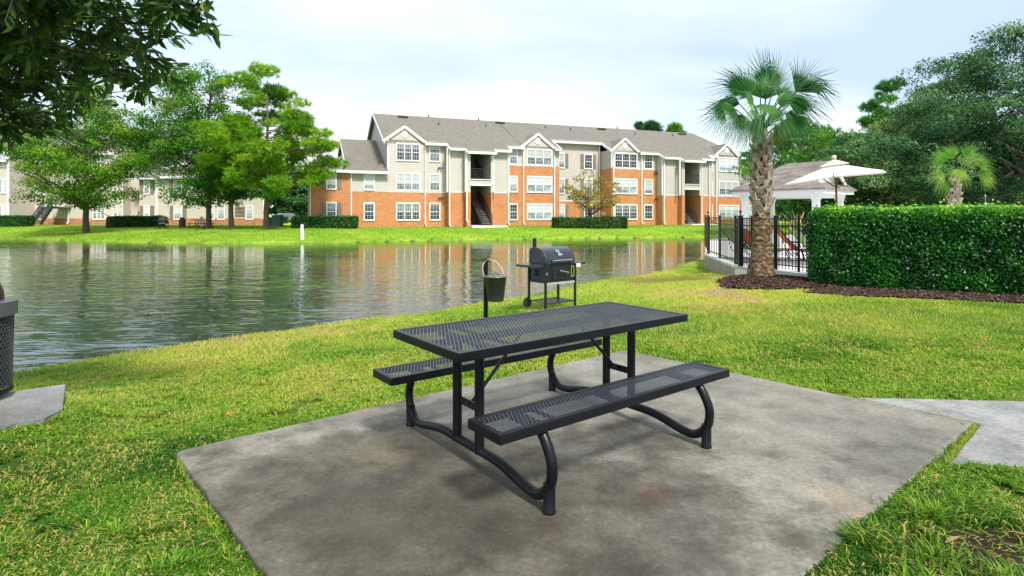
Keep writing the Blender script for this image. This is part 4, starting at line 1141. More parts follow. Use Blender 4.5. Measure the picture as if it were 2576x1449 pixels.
def fan(root, hub, d, nrm, rad, span, mat, crown, seed, droop=.25, seg=25, split=.27, width=1.0, tint=.5):
    """costapalmate fan: blades radiate from hub around direction d in the plane with normal nrm"""
    rs = np.random.RandomState(seed); hub = Vector(hub); d = Vector(d).normalized(); nrm = Vector(nrm); nrm = (nrm-d*nrm.dot(d)).normalized(); sd = nrm.cross(d)
    m = MB(); vs = []; ti = []
    m.tube([crown, Vector(crown).lerp(hub,.5)+Vector((0,0,.05*(hub-Vector(crown)).length)), hub], [.022,.016,.011], 6)
    for i in range(seg):
        a = R(span)*((i+.5)/seg-.5); da = R(span)/seg*.5
        c0 = (d*math.cos(a-da)+sd*math.sin(a-da)); c1 = (d*math.cos(a+da)+sd*math.sin(a+da)); cm = (d*math.cos(a)+sd*math.sin(a))
        L = 1.24*rad*(1-.30*(abs(a)/R(span/2))**2)*rs.uniform(.88,1.08)
        fold = nrm*.025*rad*1.6
        up = .10*rad*math.cos(a)
        def pt(c, q, off): 
            dr = -droop*rad*max(0,q-.35)**2*2.0
            return hub+c*L*q+nrm*(up*math.sin(q*PI)*.6)+off+Vector((0,0,dr))
        s_ = split*rs.uniform(.85,1.15)
        tt = min(1,max(0,tint+rs.normal()*.14))
        wid = .34
        r0_ = hub; p1, p2 = pt(c0,s_,-fold*.5), pt(c1,s_,-fold*.5); pm = pt(cm,s_,fold)
        e = pt(cm, 1, Vector(rs.normal(size=3)*.045*rad)+Vector((0,0,-abs(rs.normal())*.06*rad)))
        k0, k1 = pt(cm*(1-wid)+c0*wid, .52, -fold*.2), pt(cm*(1-wid)+c1*wid, .52, -fold*.2); km = pt(cm,.52,fold*.5)
        vs += [r0_,p1,pm,pm, r0_,pm,p2,p2, p1,k0,km,pm, pm,km,k1,p2, k0,e,e,km, km,e,e,k1]
        ti += [tt]*24
    # petiole becomes quads in the same mesh: build as separate leaf stalk sub-part
    tri = []
    arr = np.array([tuple(p) for p in vs]).reshape(-1,4,3)
    # nudge doubled corners so that no face is degenerate
    arr[:,2] += 1e-4; arr[:,3] += 2e-4
    o = np_mesh('frond', arr, 4, mat, root, {'tint': np.array(ti)})
    m.build('stalk', mat, o)
    return o
def palm(loc, label, H_low, H_top, r_low, r_base, r_mid, r_top, fans, mats, seed, boots=True, cat='palm tree'):
    rs = np.random.RandomState(seed); root = empty('palm_tree', loc); tag(root, label, cat)
    tr = MB(); prof = []
    n = 46
    for i in range(n+1):
        z = H_low*i/n; q = i/n
        r = r_base*(1-q)**4*.28 + r_low + (r_base-r_low)*(1-q)**1.5*.72
        prof.append((r*(1+rs.uniform(-.03,.03)), z-.12*(i==0)))
    tr.lathe(prof, 28)
    tr.v = [(x*(1+.05*math.sin(5*math.atan2(y,x)+z*9)), y*(1+.05*math.sin(7*math.atan2(y,x)+z*7)), z) for x,y,z in tr.v]
    pr2 = [(r_low*.9,H_low-.02),(r_low*.82,H_low+.1),(r_mid*.72,H_low+(H_top-H_low)*.5),(r_top*.8,H_top-.15),(r_top*.55,H_top+.3)]
    tr.lathe(pr2, 16)
    tr.build('trunk', M['ptrunk'], root, smooth=True)
    if boots:
        nb = 0; z = H_low-.08; k = 0
        bt = MB()
        while z < H_top-.08:
            q = (z-H_low)/(H_top-H_low); rr = r_low*.70*(1-q)+r_top*.75*q + .03*math.sin(q*PI)
            per = 6
            for j in range(per):
                a = 2*PI*(j+.5*(k%2))/per + rs.uniform(-.13,.13)
                ca, sa = math.cos(a), math.sin(a); o_ = Vector((ca,sa,0)); tg = Vector((-sa,ca,0))
                lean = rs.uniform(-.35,.35)
                L = rs.uniform(.27,.40)*(1.0-.25*q); w0 = .105*(1-.2*q)*rs.uniform(.8,1.25)
                # forked base: two legs joining to one flared stub
                b0 = o_*(rr-.03)+Vector((0,0,z)); tip = o_*(rr+rs.uniform(.06,.13))+tg*lean*L*.5+Vector((0,0,z+L))
                jn = b0.lerp(tip,.55)+o_*.015
                for s_ in (-1,1):
                    bt.bar(b0+tg*s_*w0*1.25-Vector((0,0,L*.2)), jn+tg*s_*w0*.28, w0*.75, .028, up=o_)
                up_ = (tip-b0).normalized(); nn = up_.cross(tg)
                w1 = w0*.62; w2 = w0*rs.uniform(.62,.95)
                q4 = [jn-tg*w1, jn+tg*w1, tip+tg*w2+Vector((0,0,rs.uniform(-.04,.03))), tip-tg*w2+Vector((0,0,rs.uniform(-.04,.03)))]
                th = nn*-.03
                bt.add([*q4, *[p+th for p in q4]], [(0,1,2,3),(7,6,5,4),(0,4,5,1),(1,5,6,2),(2,6,7,3),(3,7,4,0)])
            z += .15; k += 1
        bt.build('leaf_boots', M['boot'], root)
    for i, f_ in enumerate(fans):
        hub, d, nrm, rad, span, mi, droop, tnt = f_
        fan(root, hub, d, nrm, rad, span, mats[mi], (rs.uniform(-.05,.05),rs.uniform(-.05,.05),H_top+rs.uniform(-.05,.25)), seed*100+i, droop*.8, tint=tnt+.14)
    return root
PX, PY = 5.75, 13.2; PZ = .15
def ph(vx, vy, dy=0):       # hub of a frond, from its place in the photo and its depth next to the trunk
    Y = PY+dy; return (P(vx,Y)-PX, dy, Z(vy,Y)-PZ)
def dv(deg, dy=0): return (math.cos(R(deg)), dy, math.sin(R(deg)))
NF = (0,-1,.15)
fans = [ (ph(1885,242,-.1), dv(125,-.1), (.1,-1,.2), .80, 150, 0, .25, .35),
         (ph(1872,232,.35), dv(140,.2), (.3,-1,.1), .85, 140, 0, .3, .2),
         (ph(1928,225,.1), dv(100,0), (0,-1,.1), .92, 85, 0, .10, .45),
         (ph(1945,228,.4), dv(80,.2), (0,-1,.2), .95, 80, 0, .12, .3),
         (ph(2000,232,.0), dv(48,.0), (-.3,-1,-.2), 1.02, 105, 0, .22, .25),
         (ph(2015,222,.3), dv(18,.2), (-.2,-1,.3), .88, 90, 0, .5, .3),
         (ph(1985,262,-.2), dv(-8,-.2), (-.2,-1,.3), .80, 120, 0, .5, .2),
         (ph(1822,284,.0), dv(183,0), (.15,-1,.2), .56, 190, 0, .3, .2),
         (ph(1850,275,-.4), dv(205,-.3), (.3,-1,.5), .62, 140, 0, .6, .6),
         (ph(1868,290,-.35), dv(232,-.3), (.1,-1,.4), .68, 120, 0, .5, .7),
         (ph(1895,300,-.3), dv(262,-.2), (.0,-1,.3), .62, 90, 0, .3, .5),
         (ph(1925,262,-.75), dv(262,-.5), (0,-.8,.6), .58, 150, 0, .55, .85),
         (ph(1928,238,-.65), dv(80,-.6), (0,-.9,.4), .50, 130, 0, .2, .8),
         (ph(1895,262,-.6), dv(150,-.5), (.2,-.9,.5), .52, 140, 0, .5, .75),
         (ph(1955,260,-.6), dv(20,-.6), (-.2,-.9,.5), .55, 140, 0, .5, .65),
         (ph(1990,292,-.2), dv(-52,-.2), (-.1,-1,.2), .66, 100, 0, .4, .45),
         (ph(1965,300,-.35), dv(-68,-.3), (0,-1,.3), .55, 90, 0, .3, .55),
         (ph(1950,312,.1), dv(-70,.1), (0,-1,.2), .50, 80, 1, .3, .5),
         (ph(1870,300,.3), dv(240,.3), (0,-1,0), .60, 110, 0, .5, .2),
         (ph(1975,260,.6), dv(30,.5), (0,-.6,.5), .8, 120, 0, .5, .2),
         (ph(1925,250,.8), dv(90,.7), (0,-.5,.6), .85, 130, 0, .4, .2),
         (ph(1860,262,.6), dv(170,.6), (0,-.6,.5), .75, 120, 0, .5, .2),
         (ph(1908,285,-.5), dv(225,-.4), (.3,-1,.2), .50, 130, 0, .6, .8), (ph(1940,285,-.5), dv(-40,-.4), (-.3,-1,.2), .50, 130, 0, .6, .7),
         (ph(1912,245,-.4), dv(110,-.3), (.2,-1,.1), .62, 110, 0, .3, .6), (ph(1958,245,-.2), dv(60,-.2), (-.2,-1,.1), .66, 110, 0, .3, .5),
         (ph(1900,310,.2), dv(250,.1), (0,-1,0), .55, 90, 0, .4, .3), (ph(1975,285,.3), dv(-25,.2), (0,-1,.1), .65, 110, 0, .4, .3) ]
palm((PX,PY,PZ), 'tall sabal palm with criss-cross leaf boots standing in mulch by the pool fence', 1.42, 3.12, .188, .25, .17, .12, fans, [M['frond'],M['dryfrond']], 3)
# second palm behind the hedge
QY = 23.0; QX = P(2400,QY); QZ = -.1
def qh(vx, vy, dy=0): Y = QY+dy; return (P(vx,Y)-QX, dy, Z(vy,Y)-QZ)
f2 = [(qh(2372,412,-.2),dv(150,-.2),(.2,-1,.3),.72,130,0,.3,.4),(qh(2395,400,.1),dv(105,.1),(0,-1,.2),.75,120,0,.2,.5),(qh(2430,400,.1),dv(70,0),(0,-1,.2),.78,110,0,.25,.4),
      (qh(2452,415,-.1),dv(25,-.1),(-.2,-1,.2),.72,120,0,.4,.5),(qh(2460,432,.1),dv(-20,0),(-.2,-1,.2),.70,130,0,.4,.4),(qh(2375,438,-.2),dv(200,-.1),(.2,-1,.3),.70,130,0,.4,.7),
      (qh(2388,455,0),dv(238,0),(0,-1,.2),.66,110,0,.4,.2),(qh(2405,425,-.7),dv(265,-.5),(0,-.8,.6),.62,140,0,.5,.95),(qh(2420,415,-.6),dv(60,-.5),(0,-.9,.4),.55,150,0,.3,.8),
      (qh(2385,405,.6),dv(130,.5),(0,-.7,.5),.7,130,0,.4,.3),(qh(2445,405,.6),dv(50,.5),(0,-.7,.5),.7,130,0,.4,.3),(qh(2470,440,-.2),dv(-45,-.1),(0,-1,.2),.55,80,0,.3,.7)]
palm((QX,QY,QZ), 'smaller light green palm rising behind the long hedge', .8, 2.9, .17, .2, .17, .14, f2, [M['frond2'],M['dryfrond']], 4)

# mulch beds with chips
def mulch_bed(label, poly, n, seed, lift=.03):
    rs = np.random.RandomState(seed); pl = np.array(poly)
    bx0, by0 = pl.min(0); bx1, by1 = pl.max(0)
    m = MB(); st = .16
    xs = np.arange(bx0,bx1,st); ys = np.arange(by0,by1,st); X, Y = np.meshgrid(xs,ys)
    ins = poly_in(X+st/2,Y+st/2,poly)
    Zc = lambda x,y: float(ground_z(x,y))+lift
    cache = {}
    for j in range(len(ys)):
        for i in range(len(xs)):
            if not ins[j,i]: continue
            q = []
            for a_, b_ in ((0,0),(1,0),(1,1),(0,1)):
                k = (i+a_,j+b_)
                if k not in cache:
                    x, y = xs[0]+k[0]*st, ys[0]+k[1]*st
                    cache[k] = len(m.v); m.v.append((x,y,Zc(x,y)))
                q.append(cache[k])
            m.f.append(tuple(q))
    root = m.build('mulch_bed', M['mulch'], smooth=True); tag(root, label, kind='stuff')
    pp = np.stack([rs.uniform(bx0-.1,bx1+.1,n*2), rs.uniform(by0-.1,by1+.1,n*2)],1)
    jit = rs.normal(0,.07,(n*2,2)); pp = pp[poly_in(pp[:,0]+jit[:,0],pp[:,1]+jit[:,1],poly)][:n]
    z = ground_z(pp[:,0],pp[:,1])+lift+.008
    pos = np.stack([pp[:,0],pp[:,1],z],1); k = len(pos)
    nr = unit(rs,k)*.7; nr[:,2] += .9; nr /= np.linalg.norm(nr,axis=1,keepdims=True)
    q = leaf_quads(rs,pos,nr,rs.uniform(.03,.08,k),.35)
    np_mesh('bark_chips', q, 4, M['chip'], root, {'tint': np.repeat(np.clip(rs.normal(.5,.25,k),0,1),4)})
palmbed = [(4.55,12.15),(5.2,11.75),(6.1,11.7),(6.9,12.0),(7.3,12.6),(7.15,13.3),(6.75,14.2),(6.2,14.75),(5.3,13.9),(4.7,13.1)]
mulch_bed('brown bark mulch round the palm base', palmbed, 8000, 5, .035)
hedgebed = [(6.2,11.6),(5.75,11.25),(6.3,10.75),(8.4,9.75),(10.5,8.75),(13.5,7.0),(14,7.9),(9.6,10.4),(7.2,11.9),(6.5,12.2)]
mulch_bed('brown bark mulch strip along the foot of the hedge', hedgebed, 11000, 6, .03)

# ------------------------------------------------------------------ lawn blades
def blades():
    rs = np.random.RandomState(1)
    N = 900000
    Y0, Y1 = 1.75, 34.0
    # density falls with the square of distance
    u = rs.uniform(0,1,N); Y = 1/(1/Y0 - u*(1/Y0-1/Y1)); 
    Y = np.where(rs.uniform(0,1,N) < .30, Y0*(Y1/Y0)**rs.uniform(0,1,N), Y)
    X = rs.uniform(-1,1,N)*(Y*.98+1.2)
    cl = rs.randint(0, 26000, N)                      # clumping
    offx = rs.normal(0,.030,N); offy = rs.normal(0,.030,N)
    X = X+offx; Y = Y+offy
    d = sdist(X,Y)+(vn(X,Y,1.3)-.5)*.35+(vn(X,Y,.45,3)-.5)*.14
    ok = d > .02
    for pl in (padpoly, [(2.79,4.655),(3.335,4.075),(2.61,3.42),(3.0,3.345),(6,2.75),(12,1.2),(12,3.5),(7.2,4.30),(4.08,4.564)], [(-3.9,5.0),(-3.42,4.36),(-3.40,4.16),(-4.9,3.02),(-5.5,3.85)], [(3.28,4.08),(3.40,4.12),(2.66,3.40),(2.50,3.43)], [(2.7,4.70),(2.82,4.62),(3.4,4.06),(3.26,4.05)], deckpoly, palmbed, hedgebed):
        jx, jy = rs.normal(0,.006,N), rs.normal(0,.006,N)
        ok &= ~poly_in(X+jx,Y+jy,pl)
    so = soil_f(X,Y); so = np.where(so > .62, so, so*.0); ok &= rs.uniform(0,1,N) > so*1.25
    ok &= (vn(X,Y,.13,20) > .10+.10*(vn(X,Y,.7,77) > .62)*(Y < 6))
    X, Y = X[ok], Y[ok]; n = len(X)
    Zg = ground_z(X,Y)
    tuft = vn(X,Y,.28,30); tall = np.where(tuft > .78, 1.5, 1.0)*(1+.5*np.exp(-((X-2.2)/.8)**2-((Y-2.6)/.5)**2))
    h = (.015+.024*rs.uniform(0,1,n))*tall*(1+.03*Y)
    wd = (.0017+.00085*Y)*rs.uniform(.7,1.3,n)
    az = rs.uniform(0,2*PI,n); lean = rs.uniform(.35,1.5,n)
    dx, dy = np.cos(az), np.sin(az); wx, wy = -dy*wd, dx*wd
    o = np.stack([X,Y,Zg-.012],1)
    mid = o+np.stack([dx*h*lean*.35,dy*h*lean*.35,h*.75+.012],1)
    tip = o+np.stack([dx*h*lean*1.05,dy*h*lean*1.05,h*(1.2-.42*lean)+.012],1)
    w = np.stack([wx,wy,np.zeros(n)],1)
    near = Y < 7
    a, b = o-w, o+w; c, dd = mid+w*.8, mid-w*.8
    q1 = np.stack([a,b,c,dd],1)[near]; q2 = np.stack([dd,c,tip+w*.12,tip-w*.12],1)[near]
    ti = tint_f(X,Y)+rs.normal(0,.10,n)+.03
    dry = rs.uniform(0,1,n) < .10+.20*(vn(X,Y,.4,40) > .58); ti = np.where(dry, rs.uniform(.85,1,n), ti)
    # broad patches of deeper green
    ti = ti-.14*(vn(X,Y,1.1,50) > .68)*(~dry)
    ti = np.clip(ti,0,1)
    o1 = np_mesh('grass', np.concatenate([q1,q2],0), 4, M['blade'], None, {'tint': np.tile(np.repeat(ti[near],4),2)})
    tag(o1, 'short uneven lawn grass round the patio', kind='stuff')
    f = ~near
    tri = np.stack([a,b,tip],1)[f]
    o2 = np_mesh('grass', tri, 3, M['blade'], None, {'tint': np.repeat(ti[f],3)}); tag(o2, 'lawn grass sloping from the patio to the pond edge', kind='stuff')
    # far bank turf
    k = 130000; Y = rs.uniform(40,66,k); X = rs.uniform(-1,1,k)*Y*.95
    d = sdist(X,Y)+(vn(X,Y,1.3)-.5)*.35+(vn(X,Y,.45,3)-.5)*.14; m_ = (d > .16) & ~poly_in(X,Y,deckpoly); X, Y = X[m_], Y[m_]; k = len(X)
    Zg = ground_z(X,Y); h = rs.uniform(.04,.10,k)*(1+1.2*(d[m_] < .25)); az = rs.uniform(0,2*PI,k); wd = .04
    o = np.stack([X,Y,Zg-.01],1); w = np.stack([np.cos(az)*wd,np.sin(az)*wd,np.zeros(k)],1)
    tip = o+np.stack([rs.normal(0,.04,k),rs.normal(0,.04,k),h],1)
    ti = np.clip(tint_f(X,Y)+rs.normal(0,.06,k)+.03-.2*(d[m_] < .15),0,1)
    o3 = np_mesh('grass', np.stack([o-w,o+w,tip],1), 3, M['blade'], None, {'tint': np.repeat(ti,3)}); tag(o3, 'bright mown grass on the far bank', kind='stuff')
    # joints of the paving: small tufts
    T = []; TT = []
    for (ax,ay,bx,by,cnt) in ((2.76,4.66,3.28,4.10,120),(3.30,4.06,2.62,3.44,420),(2.55,3.40,1.3,2.36,500),(-2.05,3.5,-1.2,2.45,200)):
        s = rs.uniform(0,1,cnt); X = ax+(bx-ax)*s+rs.normal(0,.008,cnt); Y = ay+(by-ay)*s+rs.normal(0,.008,cnt)
        h = rs.uniform(.02,.045,cnt)
        o = np.stack([X,Y,np.full(cnt,-.02)],1); az = rs.uniform(0,2*PI,cnt); w = np.stack([np.cos(az),np.sin(az),0*az],1)*.003
        tip = o+np.stack([rs.normal(0,.02,cnt),rs.normal(0,.02,cnt),h],1); T.append(np.stack([o-w,o+w,tip],1)); TT.append(rs.uniform(.4,.9,cnt))
    o4 = np_mesh('grass', np.concatenate(T), 3, M['blade'], None, {'tint': np.repeat(np.concatenate(TT),3)}); tag(o4, 'thin weeds growing in the paving joints', kind='stuff')
    # big loose tufts at the lower right
    T = []; TT = []
    for (cx,cy,cnt,hh) in ((1.62,2.62,260,.11),(2.05,2.86,300,.12),(1.85,2.52,200,.09),(2.35,2.95,240,.10),(2.75,2.8,220,.12),(1.7,2.33,220,.09),(2.45,2.6,160,.10),(2.05,2.35,160,.1),(2.9,3.1,220,.10),
                       (-1.45,2.45,300,.10),(-1.9,2.75,260,.09),(-2.3,2.6,260,.1),(-1.7,2.3,260,.10),(-2.8,3.2,220,.09),(-1.35,2.75,160,.08),(-3.0,3.7,200,.08),(-2.4,3.3,200,.08)):
        r_ = np.abs(rs.normal(0,.085,cnt)); a0 = rs.uniform(0,2*PI,cnt); th_ = rs.uniform(0,PI); X = cx+r_*np.cos(a0)*1.4; Y = cy+r_*np.sin(a0)*.8+.4*(X-cx)*math.cos(th_); a0 = a0+rs.normal(0,.9,cnt); h = hh*.72*rs.uniform(.3,1.2,cnt)
        o = np.stack([X,Y,ground_z(X,Y)-.01],1); w = np.stack([-np.sin(a0),np.cos(a0),0*a0],1)*.0035
        out = np.stack([np.cos(a0),np.sin(a0),0*a0],1)*(h*rs.uniform(.3,1.1,cnt))[:,None]
        mid = o+out*.4+np.stack([0*h,0*h,h*.7],1); tip = o+out*1.15+np.stack([0*h,0*h,h*.95],1)
        T += [np.stack([o-w,o+w,mid+w*.8,mid-w*.8],1), np.stack([mid-w*.8,mid+w*.8,tip+w*.1,tip-w*.1],1)]
        t1 = np.clip(rs.normal(.42,.15,cnt),0,1); TT += [t1,t1]
    # dead blades lying over the bare soil
    k = 2600; X = rs.uniform(1.3,3.3,k); Y = rs.uniform(1.95,3.1,k); m_ = soil_f(X,Y) > .45; m_ &= ~poly_in(X,Y,padpoly); X, Y = X[m_], Y[m_]; k = len(X)
    az = rs.uniform(0,2*PI,k); L_ = rs.uniform(.02,.06,k); o = np.stack([X,Y,ground_z(X,Y)+rs.uniform(.004,.016,k)],1)
    dr = np.stack([np.cos(az),np.sin(az),rs.normal(0,.15,k)],1)*L_[:,None]; w = np.stack([-np.sin(az),np.cos(az),0*az],1)*.0022
    T.append(np.stack([o-w,o+w,o+dr+w*.5,o+dr-w*.5],1)); TT.append(np.where(rs.uniform(0,1,k) < .6, rs.uniform(.86,1,k), rs.uniform(.3,.6,k)))
    o5 = np_mesh('grass', np.concatenate(T), 4, M['blade'], None, {'tint': np.repeat(np.concatenate(TT),4)}); tag(o5, 'longer grass tufts beside the patio corners', kind='stuff')
blades()
# ------------------------------------------------------------------ picnic table
def exp_mesh(x0, x1, y0, y1, z, lx=.0245, ly=.044, w=.0050, th=.0026):
    """expanded metal: diamonds lx along the length, ly across"""
    m = MB(); nx_ = int(round((x1-x0)/lx)); ny_ = int(round((y1-y0)/ly)); lx = (x1-x0)/nx_; ly = (y1-y0)/ny_
    for i in range(nx_):
        for j in range(ny_*2):
            xa, xb = x0+i*lx, x0+(i+.5)*lx; xc = x0+(i+1)*lx
            ya, yb = y0+j*ly/2, y0+(j+1)*ly/2
            s = (xa,xb) if j % 2 == 0 else (xb,xa); s2 = (xc,xb) if j % 2 == 0 else (xb,xc)
            for p, q in (s, s2):
                m.add([(p-w/2,ya,z),(p+w/2,ya,z),(q+w/2,yb,z),(q-w/2,yb,z),(p-w/2,ya,z-th),(p+w/2,ya,z-th),(q+w/2,yb,z-th),(q-w/2,yb,z-th)],
                      [(0,1,2,3),(7,6,5,4),(0,4,5,1),(2,6,7,3),(1,5,6,2),(0,3,7,4)])
    return m
def framed(name, x0, x1, y0, y1, z, root, fh=.05, fw=.032):
    m = MB()
    m.box(x0,x1,y0,y0+fw,z-.008,z); m.box(x0,x1,y1-fw,y1,z-.008,z)
    m.box(x0,x0+fw,y0+fw,y1-fw,z-.008,z); m.box(x1-fw,x1,y0+fw,y1-fw,z-.008,z)
    s = m
    s.box(x0,x1,y0,y0+.006,z-fh,z-.008); s.box(x0,x1,y1-.006,y1,z-fh,z-.008)
    s.box(x0,x0+.006,y0+.006,y1-.006,z-fh,z-.008); s.box(x1-.006,x1,y0+.006,y1-.006,z-fh,z-.008)
    # cross ribs under the mesh
    for q in (.2,.8): s.box(x0+(x1-x0)*q-.004,x0+(x1-x0)*q+.004,y0+.006,y1-.006,z-.030,z-.0065)
    if y1-y0 > .5: s.box(x0+.01,x1-.01,(y0+y1)/2-.004,(y0+y1)/2+.004,z-.03,z-.0066)
    o = s.build(name, M['coated'], root, bevel=.0035)
    g = exp_mesh(x0+fw-.004,x1-fw+.004,y0+fw-.004,y1-fw+.004,z-.0025)
    g.build('mesh_panel', M['mesh'], o)
    return o
def smooth_path(pts, n=8):
    out = []
    P_ = [Vector(p) for p in pts]; P_ = [P_[0]*2-P_[1]]+P_+[P_[-1]*2-P_[-2]]
    for i in range(1, len(P_)-2):
        for k in range(n):
            t_ = k/n; a,b,c,d = P_[i-1],P_[i],P_[i+1],P_[i+2]
            out.append(.5*((2*b)+(c-a)*t_+(2*a-5*b+4*c-d)*t_*t_+(3*b-a-3*c+d)*t_**3))
    out.append(P_[-2]); return out
def make_table():
    root = empty('picnic_table', (.262,3.835,0), R(37.2)); tag(root, 'large black metal mesh picnic table with two benches on the stained patio', 'picnic table')
    framed('tabletop', -.965,.965,-.385,.385,.765,root)
    framed('seat', -.95,.95,-.725,-.445,.445,root); framed('seat', -.95,.95,.445,.725,.445,root)
    for sx in (-1,1):
        X = sx*.66
        half = [(X,.60,.405),(X,.668,.392),(X,.725,.33),(X,.765,.235),(X,.745,.13),(X,.66,.060),(X,.56,.058),(X,.43,.085),(X,.30,.105),(X,.12,.106)]
        path = half + [(X,0,.106)] + [(x,-y,z) for x,y,z in half[::-1]]
        m = MB(); m.tube(smooth_path(path,6), .028, 14); m.build('leg_frame', M['coated'], root, smooth=True)
        for s_ in (-1,1):
            ft = MB(); ft.lathe([(.030,0),(.034,.003),(.034,.012),(.031,.016),(.031,.145)],18,(X,s_*.742,0)); ft.build('foot', M['coated'], root, smooth=True)
            ps = MB(); ps.tube([(X,s_*.122,.09),(X,s_*.122,.735)], .029, 16); ps.build('post', M['coated'], root, smooth=True)
            bp = MB(); bp.box(X-.045,X+.045,s_*.585-.11,s_*.585+.11,.398,.412); bp.build('seat_bracket', M['coated'], root)
        cb_ = MB(); cb_.box(X-.004,X+.004,-.095,.095,.325,.372); cb_.build('crossbar', M['coated'], root)
        bk = MB(); bk.box(X-.03,X+.03,-.30,.30,.712,.735); bk.build('top_bracket', M['coated'], root)
        br = MB(); br.tube([(X-sx*.005,0,.35),(X-sx*.04,0,.36),(X-sx*.40,0,.715),(X-sx*.44,0,.728)], .011, 8); br.build('brace', M['coated'], root, smooth=True)
        bo = MB(); bo.tube([(X-.014,0,.35),(X+.014,0,.35)], .009, 6); bo.build('bolt', M['dark'], root)
    bm_ = MB(); bm_.box(-.9,.9,-.016,.016,.715,.735); bm_.build('centre_rail', M['coated'], root)
    return root
TB = make_table()

# ------------------------------------------------------------------ charcoal grill
def make_grill(loc, rz, label):
    g = empty('charcoal_grill', loc, rz); tag(g, label, 'grill')
    L, D = .74, .46
    for x in (0,L):
        for y in (0,D):
            m = MB(); z0 = 0 if x > .1 else .02; m.box(x-.018,x+.018,y-.018,y+.018,z0,.80); m.build('leg', M['black'], g)
    bx = MB(); bx.box(.004,L-.004,.004,D-.004,.475,.815); bx.build('firebox', M['black'], g, bevel=.006)
    # lid: curved front, flat back
    prof = [(0,.82),(0,.86)]
    for i in range(11):
        a = R(180-i*9.5*1.0)
        prof.append((.0+ .27+ .27*math.cos(a)*1.0, .88+.235*math.sin(a)))
    prof += [(.36,1.115),(D-.04,1.10),(D,1.04),(D,.82)]
    for j, (xa, xb) in enumerate(((.0,L),)):
        m = MB(); n = len(prof)
        vs = [(xa,y,z) for y,z in prof]+[(xb,y,z) for y,z in prof]
        m.add(vs, [tuple(range(n-1,-1,-1)), tuple(range(n,2*n))]+[(i,(i+1)%n,n+(i+1)%n,n+i) for i in range(n)])
        m.v = [(x,y,z) for x,y,z in m.v]
        lid = m.build('lid', M['lid'], g, smooth=True, bevel=.006)
    e = MB(); pr2 = [(y*.78+.055,.865+(z-.82)*.72) for y,z in prof]; n = len(pr2)
    e.tube([( -.003,y,z) for y,z in pr2]+[(-.003,*pr2[0])], .004, 5); e.build('end_rib', M['lid'], lid)
    m = MB(); m.tube([(.14,-.055,.885),(.60,-.055,.885)], .014, 12)
    for x in (.14,.60): m.tube([(x,0,.885),(x,-.055,.885)], .012, 8); m.lathe([(.004,-.02),(.021,-.016),(.021,.016),(.004,.02)],10,(x,-.055,.885))
    m.build('lid_handle', M['steel'], lid, smooth=True)
    m = MB(); m.lathe([(.05,0),(.052,.006),(.048,.012)],20); rot = Matrix.Rotation(R(48),3,'X')
    m.v = [tuple((rot @ Vector(p))+Vector((.34,.055,1.04))) for p in m.v]; m.build('thermometer', M['steel'], lid)
    m = MB(); m.box(-.05,.05,-.018,.018,0,.005); rot = Matrix.Rotation(R(58),3,'X'); m.v = [tuple((rot @ Vector(p))+Vector((.37,.018,.985))) for p in m.v]; m.build('badge', M['silver'], lid)
    m = MB(); m.tube([(.05,D-.10,1.08),(.05,D-.10,1.27)], .036, 14); m.tube([(.05,D-.10,1.265),(.05,D-.10,1.28)], .041, 14); m.tube([(.08,D-.10,1.28),(.08,D-.10,1.31)],.004,5); m.build('chimney', M['black'], g, smooth=True)
    # shelves
    for x0, x1 in ((-.32,-.002),(L+.002,L+.30)):
        m = MB(); m.box(x0,x1,.02,D-.02,.80,.818); m.box(x0,x1,.02,.028,.775,.80); m.box(x0,x1,D-.028,D-.02,.775,.80); m.box(x0,x0+.008,.03,D-.03,.775,.80); m.box(x1-.008,x1,.03,D-.03,.775,.80)
        m.build('side_shelf', M['lid'], g, bevel=.004)
    m = MB(); m.box(L+.02,L+.15,.006,.018,.735,.80); m.build('paper_tag', M['white'], g)
    d = MB(); d.box(.16,.53,-.010,.002,.53,.755); dr = d.build('door', M['black'], g, bevel=.006)
    f = MB()
    for a_, b_ in (((.185,-.013,.55),(.505,-.013,.55)),((.505,-.013,.55),(.505,-.013,.735)),((.505,-.013,.735),(.185,-.013,.735)),((.185,-.013,.735),(.185,-.013,.55))): f.bar(a_,b_,.007)
    f.build('door_rim', M['dark'], dr)
    m = MB(); m.tube([(.31,-.012,.70),(.31,-.06,.70)], .012, 8); m.tube([(.31,-.065,.70),(.50,-.08,.655)], .013, 10); m.build('door_handle', M['steel'], dr, smooth=True)
    m = MB(); m.box(.01,L-.01,-.006,.004,.45,.488); m.build('ash_tray_rail', M['silver'], g)
    m = MB()
    for a_, b_ in (((.635,-.006,.57),(.635,-.006,.76)),((.70,-.006,.57),(.70,-.006,.76)),((.632,-.006,.76),(.703,-.006,.76)),((.632,-.006,.57),(.703,-.006,.57))): m.bar(a_,b_,.010)
    m.build('bottle_opener', M['opener'], g)
    # vent on the left end
    m = MB()
    for k in range(4):
        a = R(45+90*k); c, s = math.cos(a), math.sin(a)
        m.add([(-.004,.24,.655),(-.004,.24+.07*math.cos(a-.33),.655+.07*math.sin(a-.33)),(-.004,.24+.07*math.cos(a+.33),.655+.07*math.sin(a+.33))], [(0,1,2)])
    m.build('air_vent', M['hole'], g)
    m = MB(); m.box(-.008,.004,.03,D-.03,.48,.50); m.build('side_panel', M['dark'], g)
    m = MB(); m.lathe([(.004,-.03),(.02,-.022),(.012,0),(.02,.02),(.004,.03)],10,(.0,-.035,.66)); m.build('crank_knob', M['steel'], g, smooth=True)
    # bottom rack
    m = MB(); m.box(.02,L-.02,-.005,.012,.10,.13); m.box(.02,L-.02,D-.012,D+.005,.10,.13)
    for i in range(9):
        x = .03+i*(L-.09)/8; m.box(x,x+.028,.012,D-.012,.115,.125)
    m.build('bottom_rack', M['lid'], g)
